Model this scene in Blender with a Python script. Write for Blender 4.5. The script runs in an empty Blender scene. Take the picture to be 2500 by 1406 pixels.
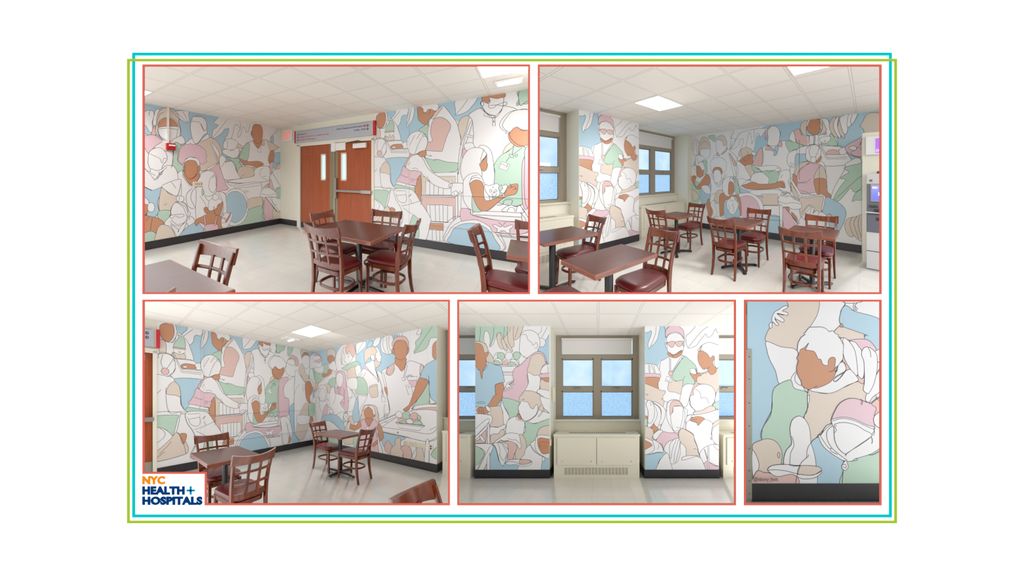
# A wall-sized white display board with five openings. Behind each opening stands a
# full-size stage set of one part of the same cafeteria: walls, ceiling, furniture.
# Units: metres inside every set (ceiling 2.6).  Camera stands in front of the board.
import bpy, bmesh, math, random
from mathutils import Vector, Matrix
from mathutils.geometry import tessellate_polygon
sc = bpy.context.scene
COL = sc.collection
random.seed(7)

# ------------------------------------------------------------- camera, world, exposure
F = 600.0                       # focal length in pixels of a 2500 px wide frame
CAMZ = 1.5
cam_d = bpy.data.cameras.new('camera'); cam = bpy.data.objects.new('camera', cam_d); COL.objects.link(cam)
cam_d.sensor_width = 36.0; cam_d.lens = 36.0*F/2500.0; cam_d.clip_start = 0.05; cam_d.clip_end = 200
cam.location = (0, 0, CAMZ); cam.rotation_euler = (math.pi/2, 0, 0)
sc.camera = cam
w = bpy.data.worlds.new('world'); sc.world = w; w.use_nodes = True
w.node_tree.nodes['Background'].inputs[0].default_value = (1.0, 0.995, 0.985, 1)
w.node_tree.nodes['Background'].inputs[1].default_value = 1.5
sc.view_settings.view_transform = 'Standard'; sc.view_settings.look = 'None'
sc.view_settings.gamma = 1.0; sc.view_settings.use_curve_mapping = False
sc.view_settings.exposure = 0.25
sc.cycles.max_bounces = 10; sc.cycles.diffuse_bounces = 6; sc.cycles.glossy_bounces = 3
sc.cycles.transparent_max_bounces = 16

# ------------------------------------------------------------- the five sets
# Each set recedes from its opening obliquely: `recede` = (sideways, upward) metres per metre of
# depth, `k` its width scale, like a raked theatre stage; the whole room keeps one frame.
BOARD_Y = 0.95
def sm(pxf, pxc, pyh, yaw, cx, cy, eye):
    k = pxf/F; a = (pxc-1250.0)/F; b = (703.0-pyh)/F
    A = Matrix(((k, a, 0, 0), (0, 1, 0, 0), (0, b, k, CAMZ), (0, 0, 0, 1)))
    Rm = Matrix(((math.cos(yaw), math.sin(yaw), 0, cx), (-math.sin(yaw), math.cos(yaw), 0, cy), (0, 0, 1, -eye), (0, 0, 0, 1)))
    return A @ Rm
D4 = 449*2.6/371.0
SETS = {
 1: (sm(633.2, 821, 426.1, .6366, -1.531, 7.092, 1.340), (200, 1301.0, 60, 724.0)),
 2: (sm(556.0, 1732, 433.9, .6044, -.542, 6.546, 1.397), (1305.0, 2400, 60, 724.0)),
 3: (sm(534.3, 724, 967.7, .8546, .503, 6.121, 1.344), (200, 1107.0, 726.5, 1340)),
 4: (sm(449., 1460, 968, 0, 0, D4, 199./371*2.6), (1108.0, 1805.5, 726.5, 1340)),
 5: (sm(450., 1987, 985, 0, 0, 450/290., (1224-985)/290.), (1807.0, 2300, 726.5, 1340)),
}
CUR = [None, None]
def use_set(n):
    M, (x0, x1, y0, y1) = SETS[n]
    CUR[0] = M
    o = Vector((0, 0, CAMZ))
    # the set ends at partitions that fan out between neighbouring openings
    pl = []
    pl.append((o, Vector((-1, (x0-1250)/F, 0)))); pl.append((o, Vector((1, -(x1-1250)/F, 0))))
    pl.append((o, Vector((0, -(703-y0)/F, 1)))); pl.append((o, Vector((0, (703-y1)/F, -1))))
    pl.append((Vector((0, 0.965, 0)), Vector((0, -1, 0))))
    CUR[1] = pl
def use_world():
    CUR[0] = Matrix.Identity(4); CUR[1] = []

# ------------------------------------------------------------- colours and lamp powers
C_WALLW = (236, 236, 238); C_BLUE = (176, 207, 224); C_GREEN = (186, 213, 196); C_ROSE = (226, 196, 206)
C_PEACH = (224, 192, 186); C_TAN = (222, 209, 197); C_BROWN = (202, 148, 116); C_CREAM = (232, 229, 214)
C_CORAL = (172, 80, 68); C_TEAL = (0, 155, 156); C_LIME = (126, 155, 36)
C_WOOD1 = (68, 25, 9); C_WOOD2 = (130, 58, 26); C_TW1 = (64, 19, 10); C_TW2 = (98, 35, 16); C_TE1 = (98, 40, 18); C_TE2 = (148, 70, 34)
C_SEAT = (100, 22, 25); C_CEIL = (242, 238, 231); C_FLOOR = (216, 214, 208); R_FLOOR = .14
G_CLEAR = (158, 200, 234); G_CLEAR2 = (214, 232, 246); G_FROST = (128, 178, 222); G_FROST2 = (176, 210, 238); G_ES = .95
P_L1 = 11; P_L2 = 22; P_L3 = 20; LW1 = .006; DECK4 = 2.3
#---
def EXTRA_LIGHTS(): pass

# ------------------------------------------------------------- materials
def lin(c):
    c = c/255.0
    return c/12.92 if c <= .04045 else ((c+.055)/1.055)**2.4
def srgb(r, g, b): return (lin(r), lin(g), lin(b), 1)
MATS = {}
def mat(name, col, rough=.5, metal=0, coat=0, spec=.5, emit=None, es=0, noise=None):
    m = bpy.data.materials.new(name); m.use_nodes = True
    nt = m.node_tree; p = nt.nodes['Principled BSDF']
    p.inputs['Base Color'].default_value = col; p.inputs['Roughness'].default_value = rough
    p.inputs['Metallic'].default_value = metal; p.inputs['Coat Weight'].default_value = coat
    p.inputs['Specular IOR Level'].default_value = spec
    if coat: p.inputs['Coat Roughness'].default_value = .18
    if emit: p.inputs['Emission Color'].default_value = emit; p.inputs['Emission Strength'].default_value = es
    if noise:
        sc_, amt, bump = noise
        at = nt.nodes.new('ShaderNodeAttribute'); at.attribute_name = 'rp'
        n = nt.nodes.new('ShaderNodeTexNoise'); n.inputs['Scale'].default_value = sc_; n.inputs['Detail'].default_value = 4
        nt.links.new(at.outputs['Vector'], n.inputs['Vector'])
        mx = nt.nodes.new('ShaderNodeMix'); mx.data_type = 'RGBA'; mx.blend_type = 'MULTIPLY'
        r = nt.nodes.new('ShaderNodeMapRange'); r.inputs['To Min'].default_value = 1-amt; r.inputs['To Max'].default_value = 1+amt
        nt.links.new(n.outputs['Fac'], r.inputs['Value']); nt.links.new(r.outputs[0], mx.inputs[7])
        mx.inputs[0].default_value = 1; mx.inputs[6].default_value = col
        nt.links.new(mx.outputs[2], p.inputs['Base Color'])
        if bump:
            b = nt.nodes.new('ShaderNodeBump'); b.inputs['Strength'].default_value = bump; b.inputs['Distance'].default_value = .002
            nt.links.new(n.outputs['Fac'], b.inputs['Height']); nt.links.new(b.outputs['Normal'], p.inputs['Normal'])
    MATS[name] = m
    return m
def wood(name, c1, c2, rough, coat, sx, sy, sz, spec=.5):
    m = mat(name, c1, rough, coat=coat, spec=spec); nt = m.node_tree; p = nt.nodes['Principled BSDF']
    at = nt.nodes.new('ShaderNodeAttribute'); at.attribute_name = 'rp'
    mp = nt.nodes.new('ShaderNodeMapping'); mp.inputs['Scale'].default_value = (sx, sy, sz)
    n = nt.nodes.new('ShaderNodeTexNoise'); n.inputs['Scale'].default_value = 3; n.inputs['Detail'].default_value = 6; n.inputs['Roughness'].default_value = .65
    cr = nt.nodes.new('ShaderNodeValToRGB'); cr.color_ramp.elements[0].position = .3; cr.color_ramp.elements[1].position = .72
    cr.color_ramp.elements[0].color = c1; cr.color_ramp.elements[1].color = c2
    nt.links.new(at.outputs['Vector'], mp.inputs['Vector']); nt.links.new(mp.outputs[0], n.inputs['Vector'])
    nt.links.new(n.outputs['Fac'], cr.inputs[0]); nt.links.new(cr.outputs[0], p.inputs['Base Color'])
    return m
def grid_mat(name, base, line, step, ox, oy, lw, edge, rough, noise_s, noise_a, bump=0, spec=.5, coat=0, step2=None):
    """square tiles in the set's own floor plan: bars of width lw with a fine joint of width `edge`"""
    m = mat(name, base, rough, spec=spec, coat=coat); nt = m.node_tree; p = nt.nodes['Principled BSDF']; L = nt.links.new
    at = nt.nodes.new('ShaderNodeAttribute'); at.attribute_name = 'rp'
    sep = nt.nodes.new('ShaderNodeSeparateXYZ'); L(at.outputs['Vector'], sep.inputs[0])
    def M(op, a, b=None, c=None):
        n = nt.nodes.new('ShaderNodeMath'); n.operation = op
        for i, v in enumerate((a, b, c)):
            if v is None: continue
            if isinstance(v, (int, float)): n.inputs[i].default_value = v
            else: L(v, n.inputs[i])
        return n.outputs[0]
    def dist(ch, off, st):
        t = M('ADD', sep.outputs[ch], -off + 100*st)
        t = M('MODULO', t, st)
        return M('MINIMUM', t, M('SUBTRACT', st, t))
    dd = M('MINIMUM', dist(0, ox, step), dist(1, oy, step2 or step))
    bar = M('LESS_THAN', dd, lw/2)
    jt = M('MULTIPLY', M('LESS_THAN', dd, lw/2+edge), M('GREATER_THAN', dd, lw/2))
    n = nt.nodes.new('ShaderNodeTexNoise'); n.inputs['Scale'].default_value = noise_s; n.inputs['Detail'].default_value = 5
    L(at.outputs['Vector'], n.inputs['Vector'])
    r = nt.nodes.new('ShaderNodeMapRange'); r.inputs['From Min'].default_value = .3; r.inputs['From Max'].default_value = .7
    r.inputs['To Min'].default_value = 1-noise_a; r.inputs['To Max'].default_value = 1+noise_a; L(n.outputs['Fac'], r.inputs['Value'])
    # slight shade difference from tile to tile
    wn = nt.nodes.new('ShaderNodeTexWhiteNoise'); wn.noise_dimensions = '2D'
    cb = nt.nodes.new('ShaderNodeCombineXYZ')
    L(M('FLOOR', M('DIVIDE', M('ADD', sep.outputs[0], -ox), step)), cb.inputs[0]); L(M('FLOOR', M('DIVIDE', M('ADD', sep.outputs[1], -oy), step)), cb.inputs[1])
    L(cb.outputs[0], wn.inputs['Vector'])
    r2 = nt.nodes.new('ShaderNodeMapRange'); r2.inputs['To Min'].default_value = .975; r2.inputs['To Max'].default_value = 1.02; L(wn.outputs['Value'], r2.inputs['Value'])
    v = M('MULTIPLY', r.outputs[0], r2.outputs[0])
    mx = nt.nodes.new('ShaderNodeMix'); mx.data_type = 'RGBA'; mx.blend_type = 'MULTIPLY'; mx.inputs[0].default_value = 1; mx.inputs[6].default_value = base
    L(v, mx.inputs[7])
    m2 = nt.nodes.new('ShaderNodeMix'); m2.data_type = 'RGBA'; L(jt, m2.inputs[0]); L(mx.outputs[2], m2.inputs[6]); m2.inputs[7].default_value = line
    L(m2.outputs[2], p.inputs['Base Color'])
    if bump:
        b = nt.nodes.new('ShaderNodeBump'); b.inputs['Strength'].default_value = bump; b.inputs['Distance'].default_value = .004
        h = M('MULTIPLY', n.outputs['Fac'], M('SUBTRACT', 1, bar)); L(h, b.inputs['Height']); L(b.outputs['Normal'], p.inputs['Normal'])
    return m

WHITEW = srgb(*C_WALLW)
mat('mural_white', WHITEW, .45)
mat('mural_blue', srgb(*C_BLUE), .45); mat('mural_green', srgb(*C_GREEN), .45); mat('mural_rose', srgb(*C_ROSE), .45)
mat('mural_peach', srgb(*C_PEACH), .45); mat('mural_tan', srgb(*C_TAN), .45); mat('mural_brown', srgb(*C_BROWN), .45)
mat('mural_line', srgb(72, 68, 74), .5)
CREAM = mat('cream_paint', srgb(*C_CREAM), .45, noise=(3, .02, 0))
mat('white_board', srgb(250, 250, 250), .6)
mat('coral', srgb(*C_CORAL), .6, spec=0); mat('teal', srgb(*C_TEAL), .6, spec=0); mat('lime', srgb(*C_LIME), .6, spec=0)
mat('logo_orange', srgb(190, 111, 18), .6, spec=0); mat('logo_navy', srgb(0, 44, 94), .6, spec=0); mat('logo_blue', srgb(0, 112, 152), .6, spec=0)
mat('base_black', srgb(46, 45, 49), .45, noise=(6, .15, .1))
wood('chair_wood', srgb(*C_WOOD1), srgb(*C_WOOD2), .3, .3, 8, 8, 1.2, spec=.35)
wood('table_wood', srgb(*C_TW1), srgb(*C_TW2), .3, .12, 14, 1.6, 6, spec=.3)
wood('table_edge', srgb(*C_TE1), srgb(*C_TE2), .3, .4, 2, 2, 14)
wood('door_wood', srgb(150, 64, 26), srgb(174, 86, 40), .38, .1, 14, 14, .8)
mat('burgundy_vinyl', srgb(*C_SEAT), .36, coat=.1, spec=.4, noise=(30, .12, .15))
mat('black_iron', srgb(22, 22, 24), .35)
mat('bronze_frame', srgb(158, 147, 130), .45)
mat('olive_frame', srgb(136, 124, 96), .45)
mat('steel', srgb(186, 184, 180), .35, metal=.8)
mat('guard_steel', srgb(168, 163, 154), .4, metal=.35, noise=(12, .08, .1))
mat('screw', srgb(90, 85, 80), .4, metal=.8)
mat('shade_cloth', srgb(226, 224, 222), .7)
mat('plastic_ivory', srgb(226, 218, 196), .4); mat('plastic_white', srgb(238, 238, 236), .4)
mat('gasket', srgb(44, 46, 52), .6); mat('dark_slot', srgb(50, 46, 44), .6)
mat('alarm_red', srgb(190, 22, 26), .35); mat('sign_red', srgb(196, 32, 52), .45)
mat('sign_grey', srgb(184, 188, 198), .5); mat('sign_text', srgb(52, 54, 62), .5); mat('sign_text_red', srgb(214, 60, 66), .5)
mat('exit_red', srgb(235, 90, 70), .4, emit=srgb(255, 90, 70), es=.5)
mat('lamp_white', srgb(250, 250, 250), .4, emit=(1, .99, .96, 1), es=5)
mat('bulkhead_lamp', srgb(250, 250, 250), .4, emit=(1, 1, 1, 1), es=1.4)
mat('atm_light', srgb(188, 188, 190), .45); mat('atm_mid', srgb(150, 152, 158), .4); mat('atm_dark', srgb(88, 90, 104), .4)
mat('atm_black', srgb(28, 28, 34), .3)
mat('screen_blue', srgb(70, 80, 190), .2, emit=srgb(84, 96, 224), es=.9)
mat('screen_purple', srgb(140, 90, 220), .2, emit=srgb(150, 100, 235), es=.8)
mat('screen_text', srgb(240, 240, 250), .3, emit=srgb(235, 238, 255), es=1.0)
mat('putty', srgb(226, 221, 204), .45)
mat('grille_dark', srgb(150, 143, 124), .6)
mat('outlet_peach', srgb(212, 150, 116), .5)
mat('facade', srgb(176, 200, 222), .7); mat('facade_trim', srgb(226, 236, 246), .6); mat('facade_glass', srgb(96, 122, 150), .2)
mat('joint_grey', srgb(206, 202, 196), .6)

def glass_mat(name, glow, glow2, es, frost):
    """bluish window glass: daylight put in as emission, mirror-like (or stippled) on the room side"""
    m = mat(name, (.05, .07, .09, 1), .04 if not frost else .35, spec=.6); nt = m.node_tree; L = nt.links.new; p = nt.nodes['Principled BSDF']
    at = nt.nodes.new('ShaderNodeAttribute'); at.attribute_name = 'rp'
    n = nt.nodes.new('ShaderNodeTexNoise'); n.inputs['Scale'].default_value = 1.3 if not frost else 60; n.inputs['Detail'].default_value = 3
    L(at.outputs['Vector'], n.inputs['Vector'])
    cr = nt.nodes.new('ShaderNodeValToRGB'); cr.color_ramp.elements[0].position = .35; cr.color_ramp.elements[1].position = .65
    cr.color_ramp.elements[0].color = glow; cr.color_ramp.elements[1].color = glow2
    L(n.outputs['Fac'], cr.inputs[0]); L(cr.outputs[0], p.inputs['Emission Color']); p.inputs['Emission Strength'].default_value = es  # pane itself glows in place of daylight coming through
    if frost:
        b = nt.nodes.new('ShaderNodeBump'); b.inputs['Strength'].default_value = .6; b.inputs['Distance'].default_value = .003
        L(n.outputs['Fac'], b.inputs['Height']); L(b.outputs['Normal'], p.inputs['Normal'])
glass_mat('glass_blue', srgb(*G_CLEAR), srgb(*G_CLEAR2), G_ES, False)
glass_mat('glass_frosted', srgb(*G_FROST), srgb(*G_FROST2), G_ES, True)

# ------------------------------------------------------------- mesh building
class MB:
    def __init__(s, smooth=False):
        s.v = []; s.f = []; s.m = []; s.smooth = smooth; s.slots = []
    def slot(s, name):
        if name not in s.slots: s.slots.append(name)
        return s.slots.index(name)
    def poly(s, pts, mname=None):
        i0 = len(s.v); s.v += [Vector(p) for p in pts]; s.f.append(list(range(i0, i0+len(pts)))); s.m.append(s.slot(mname) if mname else 0)
        return s
    def box(s, x0, x1, y0, y1, z0, z1, mname=None, bev=0):
        k = s.slot(mname) if mname else 0
        if bev:
            sec = []
            b = bev
            ring = [(x0+b, y0), (x1-b, y0), (x1, y0+b), (x1, y1-b), (x1-b, y1), (x0+b, y1), (x0, y1-b), (x0, y0+b)]
            ins = [(x0+b, y0+b), (x1-b, y0+b), (x1-b, y0+b), (x1-b, y1-b), (x1-b, y1-b), (x0+b, y1-b), (x0+b, y1-b), (x0+b, y0+b)]
            rows = [[(p[0], p[1], z0) for p in ins], [(p[0], p[1], z0+b) for p in ring], [(p[0], p[1], z1-b) for p in ring], [(p[0], p[1], z1) for p in ins]]
            s.loft(rows, k, True)
            return s
        i = len(s.v)
        s.v += [Vector(p) for p in ((x0, y0, z0), (x1, y0, z0), (x1, y1, z0), (x0, y1, z0), (x0, y0, z1), (x1, y0, z1), (x1, y1, z1), (x0, y1, z1))]
        for q in ((0, 3, 2, 1), (4, 5, 6, 7), (0, 1, 5, 4), (1, 2, 6, 5), (2, 3, 7, 6), (3, 0, 4, 7)): s.f.append([i+a for a in q]); s.m.append(k)
        return s
    def loft(s, rows, k=0, caps=True, closed=False):
        i = len(s.v); n = len(rows[0])
        for r in rows: s.v += [Vector(p) for p in r]
        R = len(rows)
        for a in range(R if closed else R-1):
            b = (a+1) % R
            for j in range(n):
                j2 = (j+1) % n
                s.f.append([i+a*n+j, i+a*n+j2, i+b*n+j2, i+b*n+j]); s.m.append(k)
        if caps and not closed:
            s.f.append([i+j for j in range(n)][::-1]); s.m.append(k)
            s.f.append([i+(R-1)*n+j for j in range(n)]); s.m.append(k)
        return s
    def sweep(s, pts, wid, thk, side=Vector((1, 0, 0)), ch=.25, closed=False, mname=None):
        """chamfered rectangular bar along pts; wid is measured along `side` (or a list of sides), thk across"""
        pts = [Vector(p) for p in pts]; n = len(pts); rows = []
        for i, p in enumerate(pts):
            if closed: t = pts[(i+1) % n]-pts[i-1]
            else: t = pts[min(i+1, n-1)]-pts[max(i-1, 0)]
            t.normalize()
            sd = side[i] if isinstance(side, list) else side
            sd = (sd - t*sd.dot(t)).normalized(); up = t.cross(sd)
            W = (wid[i] if isinstance(wid, (list, tuple)) else wid)/2; T = (thk[i] if isinstance(thk, (list, tuple)) else thk)/2
            c = ch*min(W, T)
            rows.append([p+sd*a+up*b for a, b in ((W-c, -T), (W, -T+c), (W, T-c), (W-c, T), (-W+c, T), (-W, T-c), (-W, -T+c), (-W+c, -T))])
        s.loft(rows, s.slot(mname) if mname else 0, True, closed)
        return s
    def cyl(s, p0, p1, r0, r1=None, n=20, mname=None):
        p0 = Vector(p0); p1 = Vector(p1); r1 = r0 if r1 is None else r1
        t = (p1-p0).normalized(); a = Vector((1, 0, 0)) if abs(t.x) < .9 else Vector((0, 1, 0))
        u = t.cross(a).normalized(); v = t.cross(u)
        rows = [[p+(u*math.cos(2*math.pi*j/n)+v*math.sin(2*math.pi*j/n))*r for j in range(n)] for p, r in ((p0, r0), (p1, r1))]
        s.loft(rows, s.slot(mname) if mname else 0)
        return s
    def lathe(s, c, prof, n=24, mname=None):
        rows = [[Vector((c[0]+r*math.cos(2*math.pi*j/n), c[1]+r*math.sin(2*math.pi*j/n), z)) for j in range(n)] for r, z in prof]
        s.loft(rows, s.slot(mname) if mname else 0)
        return s

L2W = [Matrix.Identity(4)]           # local frame of the thing being built -> set frame
def clipmesh(bm, planes):
    for co, no in planes:
        if not bm.verts: return
        if all((v.co-co).dot(no) < 1e-6 for v in bm.verts): continue
        g = bm.verts[:]+bm.edges[:]+bm.faces[:]
        r = bmesh.ops.bisect_plane(bm, geom=g, plane_co=co, plane_no=no, clear_outer=True, dist=1e-6)
        ed = [e for e in r['geom_cut'] if isinstance(e, bmesh.types.BMEdge) and e.is_boundary]
        if ed and len(ed) < 400:
            try: bmesh.ops.holes_fill(bm, edges=ed, sides=0)
            except Exception: pass
def emit(name, mb, mats, parent=None, loc=None, nofill=False):
    """link one mesh; vertices go local -> set -> place; a copy of the local position is kept for textures"""
    if isinstance(mats, str): mats = [mats]
    mats = mb.slots or mats
    M = CUR[0] @ L2W[0]
    bm = bmesh.new(); lay = bm.verts.layers.float_vector.new('rp')
    vs = []
    for p in mb.v:
        v = bm.verts.new(M @ p); v[lay] = p if not getattr(mb, 'setspace', False) else (L2W[0] @ p); vs.append(v)
    for f, k in zip(mb.f, mb.m):
        try: fc = bm.faces.new([vs[i] for i in f]); fc.material_index = k; fc.smooth = mb.smooth
        except ValueError: pass
    if not nofill: bmesh.ops.recalc_face_normals(bm, faces=bm.faces[:])
    if CUR[1]: clipmesh(bm, CUR[1])
    if not bm.faces: bm.free(); return None
    me = bpy.data.meshes.new(name); 
    base = Vector(loc) if loc is not None else (parent_loc(parent) if parent else Vector((0, 0, 0)))
    if parent is None and loc is None:
        xs = [v.co for v in bm.verts]; base = sum(xs, Vector())/len(xs)
    bmesh.ops.translate(bm, verts=bm.verts[:], vec=-base)
    bm.to_mesh(me); bm.free()
    for n in mats: me.materials.append(MATS[n])
    if mb.smooth:
        try: me.set_sharp_from_angle(angle=math.radians(38))
        except Exception: pass
    o = bpy.data.objects.new(name, me); COL.objects.link(o)
    if parent:
        o.parent = parent; o.location = base - parent_loc(parent); 
    else: o.location = base
    o['_b'] = list(base)
    return o
def parent_loc(p): return Vector(p['_b'])
def thing(name, label, cat, at=(0, 0, 0), group=None, kind=None):
    o = bpy.data.objects.new(name, None); COL.objects.link(o); o.empty_display_size = .05
    b = CUR[0] @ L2W[0] @ Vector(at); o.location = b; o['_b'] = list(b)
    if kind: o['kind'] = kind
    o['label'] = label; o['category'] = cat
    if group: o['group'] = group
    return o
def tag(o, label, cat, group=None, kind=None):
    if o is None: return None
    o['label'] = label; o['category'] = cat
    if group: o['group'] = group
    if kind: o['kind'] = kind
    return o
def struct(name, mb, mats, label=None, cat=None):
    o = emit(name, mb, mats)
    if o:
        o['kind'] = 'structure'
        if label: o['label'] = label
        if cat: o['category'] = cat
    return o
def text_mb(txt, width, height, mname, bold=0.0, depth=.002, left=0, base=0, y=0, sp=1.0):
    """lettering on the local x-z plane, fitted to width x height (cap height)"""
    cu = bpy.data.curves.new('t', 'FONT'); cu.body = txt; cu.size = 1; cu.offset = bold; cu.space_character = sp; cu.resolution_u = 4
    ob = bpy.data.objects.new('t', cu); COL.objects.link(ob)
    dg = bpy.context.evaluated_depsgraph_get(); dg.update()
    me = bpy.data.meshes.new_from_object(ob.evaluated_get(dg))
    mb = MB(); k = mb.slot(mname)
    xs = [v.co.x for v in me.vertices]; ys = [v.co.y for v in me.vertices]
    if xs:
        x0, x1 = min(xs), max(xs)
        desc = any(ch in txt for ch in 'gjpqy,')
        y0, y1 = (0 if desc else min(ys)), max(ys)
        sx = width/(x1-x0); sy = height/(y1-y0)
        for yy in (y, ):
            mb.v = [Vector((left+(v.co.x-x0)*sx, yy, base+(v.co.y-y0)*sy)) for v in me.vertices]
        for f in me.polygons: mb.f.append(list(f.vertices)); mb.m.append(k)
        # give the letters a thickness
        n = len(mb.v); mb.v += [v+Vector((0, depth, 0)) for v in mb.v[:n]]
        cnt = {}
        for f in me.polygons:
            vs = list(f.vertices)
            for a, b in zip(vs, vs[1:]+vs[:1]):
                cnt.setdefault((min(a, b), max(a, b)), []).append((a, b))
        for e, l in cnt.items():
            if len(l) == 1: a, b = l[0]; mb.f.append([b, a, a+n, b+n]); mb.m.append(k)
    bpy.data.objects.remove(ob); bpy.data.curves.remove(cu); bpy.data.meshes.remove(me)
    return mb
def join(*mbs):
    o = MB(smooth=mbs[0].smooth)
    for m in mbs:
        n = len(o.v); o.v += m.v
        for f, k in zip(m.f, m.m): o.f.append([i+n for i in f]); o.m.append(o.slot(m.slots[k]) if m.slots else 0)
    return o

# ------------------------------------------------------------- painted mural
CODE = dict(w='mural_white', b='mural_blue', g='mural_green', p='mural_rose', k='mural_peach', t='mural_tan', s='mural_brown')
def catmull(P, closed, sub=4):
    n = len(P)
    if n < 3: return P
    out = []
    rng = range(n) if closed else range(n-1)
    for i in rng:
        p1 = P[i]; p2 = P[(i+1) % n]
        p0 = P[i-1] if (closed or i > 0) else p1
        p3 = P[(i+2) % n] if (closed or i+2 < n) else p2
        for j in range(sub):
            t = j/sub; t2 = t*t; t3 = t2*t
            out.append(tuple(.5*((2*p1[a])+(-p0[a]+p2[a])*t+(2*p0[a]-5*p1[a]+4*p2[a]-p3[a])*t2+(-p0[a]+3*p1[a]-3*p2[a]+p3[a])*t3) for a in (0, 1)))
    if not closed: out.append(P[-1])
    return out
def mural(mb, data, s_off, lw, rect, eps=.00007):
    """flat paint layers and drawn lines in the wall's own (s, z) plane, cut to rect"""
    s0, s1, z0, z1 = rect
    lk = mb.slot('mural_line'); done = []
    for row in data.strip().split('\n'):
        h, *nums = row.split(' ')
        c = h[0]; sharp = '!' in h; noline = '-' in h
        nums = [int(x)/1000.0 for x in nums]
        P = [(nums[i]+s_off, nums[i+1]) for i in range(0, len(nums), 2)]
        xs = [p[0] for p in P]; zs = [p[1] for p in P]
        if max(xs) < s0 or min(xs) > s1: continue
        closed = c != 'n'
        Q = P if sharp else catmull(P, closed)
        lay = 0
        for bx in done:
            if bx[4] > lay and bx[0] < max(xs)+lw and bx[1] > min(xs)-lw and bx[2] < max(zs)+lw and bx[3] > min(zs)-lw: lay = bx[4]
        lay += 2; done.append((min(xs), max(xs), min(zs), max(zs), lay)); d = .0004+eps*(lay-1)
        bm = bmesh.new()
        if closed and len(Q) > 2:
            tri = tessellate_polygon([[Vector((q[0], q[1], 0)) for q in Q]])
            vs = [bm.verts.new((q[0], -d, q[1])) for q in Q]
            k = mb.slot(CODE[c])
            for t in tri:
                try: f = bm.faces.new([vs[i] for i in t]); f.material_index = k
                except ValueError: pass
        if not noline:
            d += eps
            n = len(Q); hw = lw/2; vl = []; vr = []
            for i, q in enumerate(Q):
                a = Q[i-1] if (closed or i > 0) else q
                b = Q[(i+1) % n] if (closed or i < n-1) else q
                tx, tz = b[0]-a[0], b[1]-a[1]; ln = math.hypot(tx, tz) or 1
                nx, nz = -tz/ln*hw, tx/ln*hw
                vl.append(bm.verts.new((q[0]+nx, -d, q[1]+nz))); vr.append(bm.verts.new((q[0]-nx, -d, q[1]-nz)))
            for i in range(n if closed else n-1):
                j = (i+1) % n
                try: f = bm.faces.new([vl[i], vl[j], vr[j], vr[i]]); f.material_index = lk
                except ValueError: pass
        if min(xs) < s0+.01 or max(xs) > s1-.01 or min(zs) < z0+.01 or max(zs) > z1-.01:
            for co, no in (((s0, 0, 0), (-1, 0, 0)), ((s1, 0, 0), (1, 0, 0)), ((0, 0, z0), (0, 0, -1)), ((0, 0, z1), (0, 0, 1))):
                if bm.verts: bmesh.ops.bisect_plane(bm, geom=bm.verts[:]+bm.edges[:]+bm.faces[:], plane_co=co, plane_no=no, clear_outer=True)
        n0 = len(mb.v); bm.verts.index_update()
        mb.v += [v.co.copy() for v in bm.verts]
        for f in bm.faces:
            ix = [v.index+n0 for v in f.verts]
            if f.normal.y > 0: ix.reverse()
            mb.f.append(ix); mb.m.append(f.material_index)
        bm.free()
    return mb
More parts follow.
